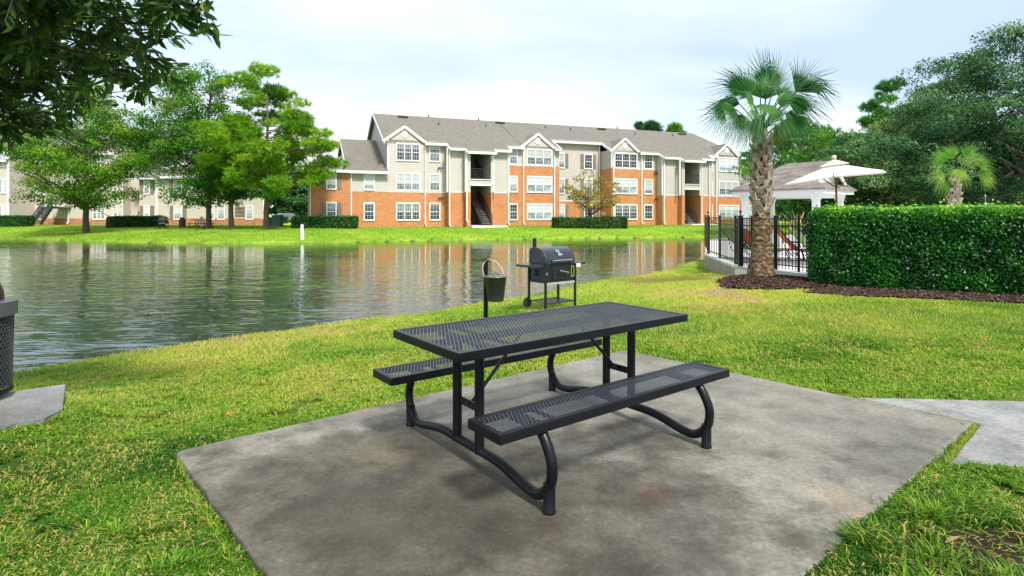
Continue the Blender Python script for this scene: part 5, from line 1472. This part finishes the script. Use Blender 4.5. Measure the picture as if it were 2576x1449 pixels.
    for y in (D+.035,):
        m = MB(); m.lathe([(.03,-.02),(.085,-.02),(.092,-.012),(.092,.012),(.085,.02),(.03,.02)],24); rot = Matrix.Rotation(R(90),3,'X')
        m.v = [tuple((rot @ Vector(p))+Vector((-.01,y,.088))) for p in m.v]; w_ = m.build('wheel', M['rubber'], g, smooth=True)
    return g
M['lid'] = plain('grill_enamel', (.028,.032,.044), .3, var=.15)
t = M['lid'].node_tree.nodes['Principled BSDF']; t.inputs['Coat Weight'].default_value = .1; t.inputs['Coat Roughness'].default_value = .12
M['opener'] = plain('brass_green', (.42,.50,.05), .4, .2)
M['hole'] = plain('vent_hole', (.002,.002,.002), .9)
gzl = lambda x, y: float(ground_z(x, y))
GXp, GYp = .60, 10.25
make_grill((GXp,GYp,gzl(GXp,GYp)+.01), R(38.5), 'black charcoal grill with chimney and side shelves at the pond edge behind the picnic table')

def make_ash(loc, lab_post, lab_bucket, k=1.0):
    p = empty('ash_post', loc); tag(p, lab_post, 'post')
    m = MB(); m.tube([(0,0,-.15),(0,0,.98*k)], .033, 16); m.build('post', M['coated'], p, smooth=True)
    m = MB(); m.lathe([(.002,0),(.03,.004),(.043,.03),(.036,.055),(.02,.07),(.002,.074)],14,(0,0,.965*k)); m.build('cap', M['coated'], p, smooth=True)
    m = MB(); m.tube([(0,-.02,.84*k),(.0,-.06,.84*k),(.0,-.07,.87*k)], .008, 6); m.build('hook', M['coated'], p)
    b = empty('ash_bucket', (loc[0]+.15,loc[1]-.13,loc[2]+.42*k)); tag(b, lab_bucket, 'bucket')
    m = MB(); m.lathe([(.105,0),(.118,.004),(.158,.345),(.163,.35)],28); m.build('body', M['bucket'], b, smooth=True)
    m = MB(); m.lathe([(.170,0),(.174,.006),(.168,.016),(.10,.024),(.002,.028)],28,(0,0,.352)); ld = m.build('bucket_lid', M['lid2'], b, smooth=True)
    h = MB(); h.tube(smooth_path([(-.05,-.02,.378),(-.02,-.01,.405),(.02,.0,.405),(.05,.01,.378)],5), .006, 6); h.build('lid_knob', M['black'], ld)
    h = MB(); h.tube([(-.165,.05,.33),(-.20,.06,.48),(-.17,.09,.56),(-.10,.10,.605),(.02,.06,.56),(.09,.0,.48),(.115,-.02,.40)], .0065, 6); h.build('bail_handle', M['handle'], b, smooth=True)
    h = MB(); h.tube([(-.155,.095,.572),(-.10,.10,.603)], .011, 8); h.build('grip', M['wood'], b)
    s = MB()
    for i, z in enumerate((.10,.135,.17,.215)):
        r_ = .118+(.158-.118)*z/.345+.0015; hh = .016 if i < 3 else .03; aw = .95-.03*i
        vs = []
        for k2 in range(9):
            a = R(-84)-aw/2+aw*k2/8
            for q in (0,hh): vs.append(((r_+q*.115)*math.cos(a),(r_+q*.115)*math.sin(a),z+q))
        s.add(vs, [(2*i2,2*i2+2,2*i2+3,2*i2+1) for i2 in range(8)])
    s.build('lettering', M['hole'], b)
M['bucket'] = plain('bucket_black', (.018,.024,.018), .5)
M['lid2'] = plain('bucket_lid', (.085,.085,.10), .4)
M['handle'] = plain('bail_tan', (.55,.45,.36), .5)
AX, AY = P(1221.5,8.5), 8.5
make_ash((AX,AY,gzl(AX,AY)), 'slim black post with a ball cap left of the near grill', 'black lidded ash bucket hanging on the slim post by the near grill')

# ------------------------------------------------------------------ waste bins
def make_bin(loc, label, mesh=True, H=.78, Rr=.27, col_='coated'):
    b = empty('waste_bin', loc); tag(b, label, 'trash can')
    m = MB(); m.lathe([(Rr*.6,0),(Rr*.6,.05)],20); m.build('base', M['coated'], b)
    if mesh:
        g = MB(); n = 52; rows = 22; w = .0075; z0, z1 = .07, H-.08
        def rad(z): return Rr*(.96+.05*(z/H))
        for j in range(rows):
            za, zb = z0+(z1-z0)*j/rows, z0+(z1-z0)*(j+1)/rows
            for i in range(n):
                a0 = 2*PI*i/n; a1 = 2*PI*(i+.5)/n; a2 = 2*PI*(i+1)/n
                for p, q in ((a0,a1),(a2,a1)) if j % 2 == 0 else ((a1,a0),(a1,a2)):
                    ra, rb_ = rad(za), rad(zb); dw = w/Rr/2
                    vs = [(ra*math.cos(p-dw),ra*math.sin(p-dw),za),(ra*math.cos(p+dw),ra*math.sin(p+dw),za),(rb_*math.cos(q+dw),rb_*math.sin(q+dw),zb),(rb_*math.cos(q-dw),rb_*math.sin(q-dw),zb)]
                    vi = [(x*.985,y*.985,z) for x,y,z in vs]
                    g.add(vs+vi, [(0,1,2,3),(7,6,5,4),(0,3,7,4),(1,5,6,2)])
        g.build('mesh_side', M['mesh'], b)
        m = MB(); m.lathe([(Rr*.90,.09),(Rr*.93,H-.1)],30); m.build('liner', M['black'], b)
        m = MB(); m.lathe([(Rr*.95,.05),(Rr*.99,.05),(Rr*.99,.085),(Rr*.95,.085),(Rr*.95,.05)],36,capb=False,capt=False); m.build('bottom_ring', M['coated'], b)
    else:
        m = MB(); m.lathe([(Rr*.96,.03),(Rr*1.0,H-.06)],28); m.build('body', M['brownbin'], b, smooth=True)
    m = MB(); m.lathe([(Rr*.98,H-.11),(Rr*1.09,H-.11),(Rr*1.09,H),(Rr*.8,H+.01)],36); m.build('rim', M['lid2'] if mesh else M['brownbin'], b, smooth=True)
    m = MB(); m.lathe([(Rr*.78,H),(Rr*.77,H+.07),(Rr*.66,H+.16),(Rr*.42,H+.22),(.01,H+.245)],32); m.build('dome', M['coated'] if mesh else M['brownbin'], b, smooth=True)
M['brownbin'] = plain('brown_bin', (.045,.032,.028), .6)
make_bin((-4.32,4.56,0), 'black mesh waste bin with a domed lid on the small slab at the left edge')
bx_, by_ = P(458.5,54), 54.0
make_bin((bx_,by_,gzl(bx_,by_)-.03), 'small dark brown domed waste bin on the far bank', False, .78, .29)

# far bank furniture
FX, FY = P(506,53.2), 53.2
ft = copy_tree(TB); ft.location = (FX,FY,gzl(FX,FY)+.0); ft.rotation_euler = (0,0,R(86)); ft['label'] = 'small dark picnic table on the far bank beside the maple trunk'
ft.scale = (1,1,1)
FX, FY = P(398,53), 53.0
make_grill((FX,FY,gzl(FX,FY)), R(20), 'small black charcoal grill on the far bank in front of the hedge')
FX, FY = P(416,52), 52.0
make_ash((FX,FY,gzl(FX,FY)), 'dark post standing beside the far grill', 'dark bucket hanging on the post beside the far grill', 1.15)
FX, FY = P(760.5,42.9), 42.9
mp_ = empty('marker_post', (FX,FY,gzl(FX,FY))); tag(mp_, 'white square post with a black hood at the far waterline', 'marker post')
m = MB(); m.box(-.10,.10,-.1,.1,-.4,1.13); m.build('post', M['white'], mp_, bevel=.01)
m = MB(); m.prism([(-.15,-.02),(.19,-.02),(.19,.16),(-.15,.16)], .80, 1.12); m.tube([(.02,-.02,1.12),(.02,.16,1.12)], .17, 18); m.build('hood', M['black'], mp_, bevel=.01)
FX, FY = P(507,57), 57.0
up = empty('utility_pedestal', (FX,FY,gzl(FX,FY))); tag(up, 'slim white utility pedestal behind the far picnic table', 'utility box')
m = MB(); m.box(-.13,.13,-.1,.1,-.1,.95); m.build('body', M['white'], up, bevel=.02); m = MB(); m.box(-.15,.15,-.12,.12,.95,1.02); m.build('cap', M['white'], up, bevel=.02)
for vx, Y, w_, h_, d_, lab in ((698,56,.85,1.15,.7,'larger green utility box right of the pine trunk'),(684,57.5,.7,.95,.6,'green utility box half hidden by the pine trunk'),(665,58,.22,.6,.2,'thin green utility stub left of the pine trunk')):
    X = P(vx,Y); b = empty('utility_box', (X,Y,gzl(X,Y))); tag(b, lab, 'utility box')
    m = MB(); m.box(-w_/2,w_/2,-d_/2,d_/2,-.1,h_*.9); m.build('cabinet', M['green_box'], b, bevel=.02)
    m = MB(); m.box(-w_/2-.03,w_/2+.03,-d_/2-.03,d_/2+.03,h_*.9,h_); m.build('cap', M['green_box'], b, bevel=.02)

# parked car, seen side on
t = NT('car_paint'); t.col((.20,.225,.27)); M['car'] = t.set(Roughness=.25, Metallic=.4, Coat_Weight=.6)
M['glass'] = plain('car_glass', (.10,.13,.16), .06, var=.05)
M['red'] = plain('tail_lamp', (.55,.04,.03), .3)
car = empty('parked_car', (P(709,110),110,.0), 0); tag(car, 'silver grey estate car parked behind the small square hedge', 'car')
cz = gzl(P(709,110),110)+.04; car.location.z = cz
sidep = [(-2.35,.30),(-2.38,.75),(-2.2,.92),(-1.35,1.02),(-.65,1.62),(-.2,1.74),(1.75,1.74),(2.15,1.55),(2.33,1.0),(2.38,.72),(2.36,.32)]
m = MB(); n = len(sidep)
vs = [(x,-.88+(.12 if z > 1.1 else 0),z) for x,z in sidep]+[(x,.88-(.12 if z > 1.1 else 0),z) for x,z in sidep]
m.add(vs, [tuple(range(n)),tuple(range(2*n-1,n-1,-1))]+[(i,n+i,n+(i+1)%n,(i+1)%n) for i in range(n)]); m.build('body', M['car'], car, bevel=.05)
for poly in ([(-1.15,1.08),(-.62,1.54),(-.22,1.62),(-.22,1.08)],[(-.12,1.08),(-.12,1.63),(.85,1.63),(.85,1.08)],[(.95,1.08),(.95,1.63),(1.68,1.62),(2.05,1.1)]):
    for s_ in (-1,1):
        m = MB(); y = s_*.885 ; m.add([(x,s_*(.9-(.125*(z-1.0)/.6)),z) for x,z in poly], [tuple(range(4)) if s_ < 0 else (3,2,1,0)]); m.build('side_window', M['glass'], car)
for x in (-1.45,1.45):
    for s_ in (-1,1):
        m = MB(); m.tube([(x,s_*.70,.33),(x,s_*.92,.33)], .34, 24); wl_ = m.build('wheel', M['rubber'], car)
        m = MB(); m.tube([(x,s_*.915,.33),(x,s_*.93,.33)], .21, 16); m.build('rim', M['steel'], wl_)
for s_ in (-1,1):
    m = MB(); m.box(2.2,2.39,s_*.80-.09,s_*.80+.09,.88,1.25); m.build('tail_lamp', M['red'], car)
m = MB(); m.box(2.3,2.44,-.85,.85,.4,.62); m.build('bumper', M['car'], car, bevel=.03)

# ------------------------------------------------------------------ pool fence
fe = empty('metal_fence', (P1[0],P1[1],.08)); tag(fe, 'black metal picket fence round the pool deck behind the palm', 'fence')
fo = Vector((P1[0],P1[1],.08))
def fpost(x, y, w=.06, H=1.36, finial=False):
    m = MB(); X, Y = x-fo.x, y-fo.y; m.box(X-w/2,X+w/2,Y-w/2,Y+w/2,0,H); m.box(X-w/2-.012,X+w/2+.012,Y-w/2-.012,Y+w/2+.012,H,H+.02)
    p_ = m.build('fence_post', M['fence'], fe, bevel=.004)
    if finial:
        f_ = MB(); f_.lathe([(.014,0),(.012,.05),(.03,.07),(.042,.10),(.036,.125),(.004,.135)],12,(X,Y,H+.02)); f_.build('finial', M['fence'], p_, smooth=True)
def panel(a, b, sp=.095, zb=.03, H=1.30):
    a = Vector((*a,0))-Vector((fo.x,fo.y,0)); b = Vector((*b,0))-Vector((fo.x,fo.y,0)); L = (b-a).length; n = max(2,int(L/sp)); m = MB()
    for z in (H-.0,H-.19,.13):
        m.bar(a+Vector((0,0,z)), b+Vector((0,0,z)), .022, .03)
    for i in range(1,n):
        p = a.lerp(b,i/n); m.bar(p+Vector((0,0,zb)), p+Vector((0,0,H)), .017)
    m.build('fence_panel', M['fence'], fe)
def lin(a, b, t_): return (a[0]+(b[0]-a[0])*t_, a[1]+(b[1]-a[1])*t_)
q0, q1, q2 = P0, lin(P0,P1,.43), lin(P0,P1,.88)
panel(q0,q1,.30); panel(q1,q2,.17); panel(q2,P1); fpost(*q0,.075,finial=True); fpost(*q1); fpost(*q2)
fpost(*P1,.11,finial=True); fpost(*G2,.11,finial=True); panel(P1,G2,.045)
panel(G2,P2,.085); fpost(*P2,.075); 
P3a = (7.17,13.6); P4 = (9.4,11.6)
panel(P2,P3a); mid_ = lin(P2,P3a,.62); fpost(*mid_,.05); panel(P3a,P4); fpost(*P4); fpost(*P3a,.06)
far1, far2 = (8.45,25.0), (9.85,29.2)
panel(P0,far1,.12); panel(far1,far2,.12); fpost(*far1); fpost(*far2)

# ------------------------------------------------------------------ pool pavilion
GC = Vector((14.45,26.6,.08)); ga = Vector((-2.95,3.4,0)).normalized(); gb = Vector((ga.y,-ga.x,0))
if gb.x < 0: gb = -gb
gz = empty('pool_pavilion', GC); tag(gz, 'white open pavilion with a grey shingle roof behind the palm', 'pavilion')
class GM(MB):
    def add(s, vs, fs):
        b = len(s.v)
        for x,y,z in vs: s.v.append(tuple(ga*x+gb*y+Vector((0,0,z))))
        for f in fs: s.f.append(tuple(b+i for i in f))
        return s
GL, GD = 4.5, 3.95
for x,y in ((.5,.5),(4.0,.5),(.5,3.45),(4.0,3.45)):
    m = GM(); m.box(x-.14,x+.14,y-.14,y+.14,0,2.25); m.box(x-.17,x+.17,y-.17,y+.17,0,.2); m.box(x-.17,x+.17,y-.17,y+.17,2.12,2.25); m.build('column', M['white'], gz)
m = GM(); m.box(.3,4.2,.3,.7,2.25,2.42); m.box(.3,4.2,3.25,3.65,2.25,2.42); m.box(.3,.7,.7,3.25,2.25,2.42); m.box(3.8,4.2,.7,3.25,2.25,2.42); m.build('beam', M['white'], gz)
m = GM(); z0 = 2.42; m.box(0,GL,0,.06,z0,z0+.22); m.box(0,GL,GD-.06,GD,z0,z0+.22); m.box(0,.06,.06,GD-.06,z0,z0+.22); m.box(GL-.06,GL,.06,GD-.06,z0,z0+.22); m.box(.06,GL-.06,.06,GD-.06,z0,z0+.04); m.build('fascia', M['white'], gz)
m = GM(); e = -.10; ez = 2.66; rzz = 4.06; cy = GD/2; xg_ = .62; zg = 3.0; hy = (rzz-zg)/((rzz-ez)/(cy-e))
kf = (rzz-ez)/(cy-e)
# front and back slopes, hip at far end, skirt under the gable
for s_ in (0,1):
    f = (lambda y: y) if s_ == 0 else (lambda y: GD-y)
    q = [(e,f(e),ez),(GL-e,f(e),ez),(GL-cy,f(cy),rzz),(.30,f(cy),rzz),(.30,f(cy-hy),zg)]
    q2_ = [GM().add([p],[]).v[0] for p in q]
    MB.slab(m, q, .07)
MB.slab(m, [(GL-e,e,ez),(GL-e,GD-e,ez),(GL-cy,cy,rzz)], .07)
MB.slab(m, [(e,e,ez-.004),(e,GD-e,ez-.004),(xg_,GD-(cy-hy)+.0,zg+.0),(xg_,cy-hy,zg)], .07)
m.build('roof', M['roof2'], gz)
m = GM(); m.add([(xg_,cy-hy,zg),(xg_,cy+hy,zg),(xg_,cy,rzz-.06)], [(0,1,2)]); m.build('gable', M['white'], gz)
m = GM()
for s_ in (-1,1):
    m.add([(.24,cy,rzz+.03),(.24,cy+s_*(hy+.12),zg-.07),(.24,cy+s_*(hy-.08),zg-.12),(.24,cy,rzz-.24),(.32,cy,rzz+.03),(.32,cy+s_*(hy+.12),zg-.07),(.32,cy+s_*(hy-.08),zg-.12),(.32,cy,rzz-.24)],
          [(0,1,2,3),(7,6,5,4),(0,4,5,1),(2,6,7,3),(1,5,6,2)])
m.build('gable_trim', M['white'], gz)

# ------------------------------------------------------------------ umbrellas
t = NT('canvas'); tr_ = t.new('ShaderNodeBsdfTranslucent'); tr_.inputs['Color'].default_value = (.8,.78,.74,1); t.col((.80,.78,.74)); t.set(Roughness=.9)
mx = t.new('ShaderNodeMixShader'); mx.inputs[0].default_value = .35; t.link(t.b.outputs[0],mx.inputs[1]); t.link(tr_.outputs[0],mx.inputs[2]); t.link(mx.outputs[0],t.out.inputs['Surface']); M['canvas'] = t.m
def umbrella(loc, label, s, rz, tilt):
    u_ = empty('patio_umbrella', loc, 0); tag(u_, label, 'umbrella')
    rot = Matrix.Rotation(R(tilt),4,'Y') @ Matrix.Rotation(R(rz),4,'Z')
    H = 2.80; hd_ = s
    def T(p): return tuple((rot @ (Vector(p)-Vector((0,0,H)))) + Vector((0,0,H)))
    cz_ = H-.40
    corners = [(hd_*math.cos(R(90*k)),hd_*math.sin(R(90*k)),cz_) for k in range(4)]
    m = MB(); N = 8
    ring = []
    for k in range(4):
        a, b = Vector(corners[k]), Vector(corners[(k+1)%4])
        for j in range(N):
            q = j/N; p = a.lerp(b,q); p.z += .05*math.sin(PI*q)-.015*abs(math.sin(2*PI*q)); p.xy = p.xy*(1-.05*math.sin(PI*q)); ring.append(p)
    rows = [.13,.4,.7,1.0]; n = len(ring); vs = []
    for r_ in rows:
        for p in ring: vs.append((p.x*r_,p.y*r_, H-(H-p.z)*r_**1.15-.03*math.sin(PI*r_)))
    vs = [T(v_) for v_ in vs]; fs = []
    for i in range(len(rows)-1):
        for j in range(n): fs.append((i*n+j,(i+1)*n+j,(i+1)*n+(j+1)%n,i*n+(j+1)%n))
    m.add(vs, fs); cn = m.build('canopy', M['canvas'], u_)
    sd = cn.modifiers.new('thick','SOLIDIFY'); sd.thickness = .006
    m = MB(); vs = [T((p.x*.30,p.y*.30,H+.045-(H-p.z)*.26)) for p in ring]+[T((0,0,H+.10))]; m.add(vs, [(i,(i+1)%n,n) for i in range(n)]); m.build('vent_cap', M['canvas'], cn)
    m = MB(); vs = [T((p.x,p.y,p.z)) for p in ring]+[T((p.x,p.y,p.z-.035)) for p in ring]; m.add(vs, [(i,(i+1)%n,n+(i+1)%n,n+i) for i in range(n)]); m.build('valance', M['canvas'], cn)
    m = MB(); m.tube([(.12,0,0),T((0,0,H-.1))], .026, 12); m.build('pole', M['wood'], u_, smooth=True)
    m = MB(); m.lathe([(.01,0),(.05,.015),(.068,.06),(.05,.105),(.01,.12)],16); m.v = [T((x,y,z+H+.09)) for x,y,z in m.v]; m.build('finial', M['finial'], u_, smooth=True)
    for k in range(8):
        a = R(45*k); r_ = hd_*(1 if k % 2 == 0 else .70)
        m = MB(); e_ = (r_*math.cos(a)*.98,r_*math.sin(a)*.98,cz_+(.0 if k % 2 == 0 else .06)-.02); m.bar(T((.03*math.cos(a),.03*math.sin(a),H-.06)), T(e_), .018)
        rb_ = m.build('rib', M['wood'], u_)
        m = MB(); m.bar(T((0.03*math.cos(a),.03*math.sin(a),H-.68)), T((e_[0]*.45,e_[1]*.45,H-.06+(e_[2]-H+.06)*.45-.01)), .014); m.build('strut', M['wood'], rb_)
    m = MB(); m.lathe([(.25,0),(.25,.06),(.05,.09),(.05,.3)],20); m.build('base', M['dark'], u_)
    return u_
umbrella((P(2099,15.5),15.5,.08), 'white canvas umbrella on a brown pole above the hedge', 1.60, 12, -7)
umbrella((P(2790,16),16,-.35), 'white umbrella with only one corner tip in view at the right edge', 2.1, 5, 0)

# ------------------------------------------------------------------ loungers and planters
def sling_mat(name, c): return plain(name, c, .7, var=.05)
M['lime'] = sling_mat('lime_sling', (.42,.62,.22)); M['coral'] = sling_mat('coral_sling', (.80,.19,.07)); M['cream'] = sling_mat('cream_sling', (.62,.66,.40))
def lounger(loc, rz, mat, label, s=1.0):
    l_ = empty('sun_lounger', loc, rz); tag(l_, label, 'sun lounger', 'sun loungers on the pool deck')
    sp = [(1.45,.34),(.9,.33),(.45,.31),(.1,.30)]; bp = [(.06,.31),(-.28,.62),(-.58,.98)]
    W = .33
    m = MB()
    for path in (sp,bp):
        for a_, b_ in zip(path[:-1],path[1:]): m.add([(a_[0],-W,a_[1]),(b_[0],-W,b_[1]),(b_[0],W,b_[1]),(a_[0],W,a_[1]),(a_[0],-W,a_[1]-.012),(b_[0],-W,b_[1]-.012),(b_[0],W,b_[1]-.012),(a_[0],W,a_[1]-.012)],[(0,1,2,3),(7,6,5,4),(0,4,5,1),(2,6,7,3)])
    m.build('sling', mat, l_)
    for s_ in (-1,1):
        m = MB(); y = s_*(W+.02); m.tube(smooth_path([(p[0],y,p[1]) for p in sp]+[(p[0],y,p[1]) for p in bp],4), .017, 8); m.build('side_rail', M['fence'], l_, smooth=True)
        for x in (.05,1.2):
            m = MB(); m.tube([(x,y,.32),(x+.12,y,0)], .015, 8); m.build('leg', M['fence'], l_)
        m = MB(); m.tube([(-.25,y,.58),(-.02,y*1.05,.57),(.25,y*1.05,.55),(.33,y,.33)], .014, 8); m.build('armrest', M['fence'], l_)
        m = MB(); m.tube([(-.35,y,.70),(-.20,y,.28),(.1,y,.05)], .012, 6); m.build('strut', M['fence'], l_)
    m = MB(); m.tube([(.16,-W,.03),(.16,W,.03)], .012, 6); m.tube([(1.3,-W,.03),(1.3,W,.03)], .012, 6); m.build('crossbar', M['fence'], l_)
    return l_
lounger((7.35,18.2,.08), R(8), M['lime'], 'lime green sling lounger behind the picket fence left of the palm')
lounger((7.55,17.6,.08), R(8), M['coral'], 'coral sling lounger mostly hidden by the gate posts')
lounger((8.6,17.3,.08), R(-12), M['coral'], 'coral sling lounger seen right of the palm trunk')
lounger((8.45,15.9,.08), R(-4), M['lime'], 'pale lime sling lounger nearest the hedge end')
lounger((10.6,20.5,.08), R(-6), M['cream'], 'cream sling lounger deeper on the pool deck')
def planter(x, y, label, s=1.0):
    p = empty('planter', (x,y,.08)); tag(p, label, 'planter')
    m = MB(); m.lathe([(.20*s,0),(.27*s,.62*s),(.29*s,.64*s),(.25*s,.645*s)],20); m.build('pot', M['white'], p, smooth=True)
    rs = np.random.RandomState(int(x*10)); m = []; ti = []
    for i in range(34):
        a = rs.uniform(0,2*PI); sp_ = rs.uniform(.1,.75); L = rs.uniform(.45,.8)*s; o = Vector((0,0,.62*s)); d = Vector((math.cos(a)*sp_,math.sin(a)*sp_,1)).normalized(); sd = d.cross(Vector((0,0,1))).normalized()*.022
        md = o+d*L*.6; tp = md+(d+Vector((math.cos(a),math.sin(a),-.1))*.35)*L*.45
        m += [o-sd,o+sd,md+sd,md-sd, md-sd,md+sd,tp+sd*.15,tp-sd*.15]; t_ = rs.uniform(0,1); ti += [t_]*8
    np_mesh('plant', np.array([tuple(v_) for v_ in m]), 4, M['spiky'], p, {'tint': np.array(ti)})
M['spiky'] = leaf('spiky_leaves', [(0,(.05,.12,.03)),(.5,(.30,.30,.06)),(1,(.55,.45,.12))], .2)
planter(P(2004,19.5), 19.5, 'white pot of yellow spiky leaves behind the picket fence', 1.1)
planter(P(1950,21.5), 21.5, 'white pot of spiky leaves just right of the palm trunk', 1.05)
# pool rinse post
FX, FY = P(2478,24), 24.0
sh = empty('rinse_post', (FX,FY,.08)); tag(sh, 'pale tapered post behind the hedge right of the second palm', 'post')
m = MB(); m.lathe([(.11,0),(.11,1.55),(.12,1.56),(.12,1.6),(.10,1.61),(.045,1.86),(.02,1.9)],16); m.build('column', M['sage'] if 'sage' in M else M['silver'], sh, smooth=True)
m = MB(); m.lathe([(.115,1.53),(.125,1.54),(.125,1.6),(.115,1.61)],16); m.build('collar', M['dark'], sh)
m = MB(); m.tube([(0,0,1.88),(0,0,2.2)], .012, 6); m.lathe([(.01,0),(.03,.02),(.01,.05)],8,(0,0,2.18)); m.build('rod', M['steel'], sh)

# fallen leaves
rs = random.Random(4)
M['dry'] = plain('dry_leaf', (.30,.17,.09), .7, var=.3, scale=30); M['dry2'] = plain('orange_leaf', (.45,.17,.03), .7, var=.3, scale=30)
for x, y, a, mt, lab in ((2.02,2.62,20,'dry','large tan fallen leaf on the bare soil'),(2.36,2.66,-50,'dry','curled brown fallen leaf on bare soil, rightmost'),(1.72,2.80,5,'dry2','orange fallen leaf by the patio edge'),(1.62,2.68,60,'dry2','small orange fallen leaf against the patio side'),
                   (-1.40,2.62,30,'dry','brown fallen leaf at the left patio edge'),(-2.2,4.5,70,'dry2','small orange leaf in the grass left of the patio')):
    f = MB(); L = rs.uniform(.05,.075); W = L*.26
    f.add([(-L,0,.004),(-L*.3,-W,.012),(L*.4,-W*.8,.014),(L,0,.006),(L*.4,W*.8,.012),(-L*.3,W,.015),(0,0,.002)], [(0,1,6),(1,2,6),(2,3,6),(3,4,6),(4,5,6),(5,0,6)])
    o = f.build('fallen_leaf', M[mt]); o.location = (x,y,gzl(x,y)+.02); o.rotation_euler = (R(rs.uniform(-15,15)),R(rs.uniform(-15,15)),R(a)); tag(o, lab, 'leaf')

# overhead wires far right
w_ = MB()
# ------------------------------------------------------------------ camera, light, sky
cam = bpy.data.cameras.new('camera'); co = bpy.data.objects.new('camera', cam); col.objects.link(co)
cam.sensor_width = 36; cam.lens = 36*F/2575.0; cam.clip_end = 6000; cam.clip_start = .05
cam.shift_y = -(724.5-HOR)/2575.0
co.location = (0,0,CAMZ); co.rotation_euler = (R(90),0,0)
scene.camera = co
SUN_EL, SUN_AZ = 52, 150        # azimuth measured from +Y towards +X: behind the camera, to the right
sun = bpy.data.lights.new('sun','SUN'); sun.energy = 2.3; sun.angle = R(10); sun.color = (1.0,.955,.88)
so = bpy.data.objects.new('sun', sun); col.objects.link(so)
d = Vector((math.sin(R(SUN_AZ))*math.cos(R(SUN_EL)), math.cos(R(SUN_AZ))*math.cos(R(SUN_EL)), math.sin(R(SUN_EL))))
so.rotation_euler = d.to_track_quat('Z','Y').to_euler()
wd = bpy.data.worlds.new('World'); scene.world = wd; wd.use_nodes = True
nt = wd.node_tree; bg = nt.nodes['Background']; bg.inputs['Strength'].default_value = .1
sky = nt.nodes.new('ShaderNodeTexSky'); sky.sky_type = 'NISHITA'; sky.sun_disc = False; sky.sun_elevation = R(SUN_EL); sky.sun_rotation = R(SUN_AZ); sky.air_density = 1.0; sky.dust_density = .6
tc = nt.nodes.new('ShaderNodeTexCoord'); sep = nt.nodes.new('ShaderNodeSeparateXYZ'); nt.links.new(tc.outputs['Generated'], sep.inputs[0])
def wm(op, a, b):
    n = nt.nodes.new('ShaderNodeMath'); n.operation = op
    for i, v in enumerate((a,b)):
        if isinstance(v,(int,float)): n.inputs[i].default_value = v
        else: nt.links.new(v, n.inputs[i])
    return n.outputs[0]
zc = wm('ADD', wm('MAXIMUM', sep.outputs['Z'], 0), .22)
cb = nt.nodes.new('ShaderNodeCombineXYZ'); nt.links.new(wm('DIVIDE', sep.outputs['X'], zc), cb.inputs[0]); nt.links.new(wm('DIVIDE', sep.outputs['Y'], zc), cb.inputs[1])
def wn(scale, detail, off, sc=(1,1,1)):
    mp = nt.nodes.new('ShaderNodeMapping'); mp.inputs['Location'].default_value = off; mp.inputs['Scale'].default_value = sc; nt.links.new(cb.outputs[0], mp.inputs['Vector'])
    n = nt.nodes.new('ShaderNodeTexNoise'); n.inputs['Scale'].default_value = scale; n.inputs['Detail'].default_value = detail; n.inputs['Roughness'].default_value = .5
    nt.links.new(mp.outputs[0], n.inputs['Vector']); return n.outputs['Fac']
def wr(fac, stops):
    r = nt.nodes.new('ShaderNodeValToRGB'); e = r.color_ramp.elements
    for i,(p,c) in enumerate(stops):
        if i >= len(e): e.new(p)
        e[i].position = p; e[i].color = (*c,1)
    nt.links.new(fac, r.inputs['Fac']); return r.outputs['Color']
# thin overcast: breaks are rarer straight ahead, wider to the sides
ax = wm('MULTIPLY', wm('ABSOLUTE', wm('SUBTRACT', sep.outputs['X'], -.05), 0), .20)
f = wm('SUBTRACT', wm('ADD', wn(.55, 5, (3.1,1.2,0)), .16), ax)
cov = wr(f, [(.38,(.42,.42,.42)),(.60,(1,1,1))])
CL = 5.5
cc = wr(wm('SUBTRACT', wn(.55, 6, (7,2,0), (.7,1.3,1)), wm('MULTIPLY', ax, 1.1)), [(.28,(.52,.66,.84)),(.40,(.76,.84,.94)),(.54,(1.0,1.0,1.0))])
sc_ = nt.nodes.new('ShaderNodeVectorMath'); sc_.operation = 'SCALE'; nt.links.new(cc, sc_.inputs[0]); sc_.inputs['Scale'].default_value = CL
mixn = nt.nodes.new('ShaderNodeMix'); mixn.data_type = 'RGBA'; nt.links.new(cov, mixn.inputs[0]); nt.links.new(sky.outputs[0], mixn.inputs[6]); nt.links.new(sc_.outputs[0], mixn.inputs[7])
nt.links.new(mixn.outputs[2], bg.inputs['Color'])
scene.view_settings.view_transform = 'Standard'; scene.view_settings.look = 'None'; scene.view_settings.exposure = 1.25; scene.view_settings.gamma = 1
scene.cycles.max_bounces = 8; scene.cycles.transparent_max_bounces = 8
scene.render.resolution_x = 1024; scene.render.resolution_y = 576
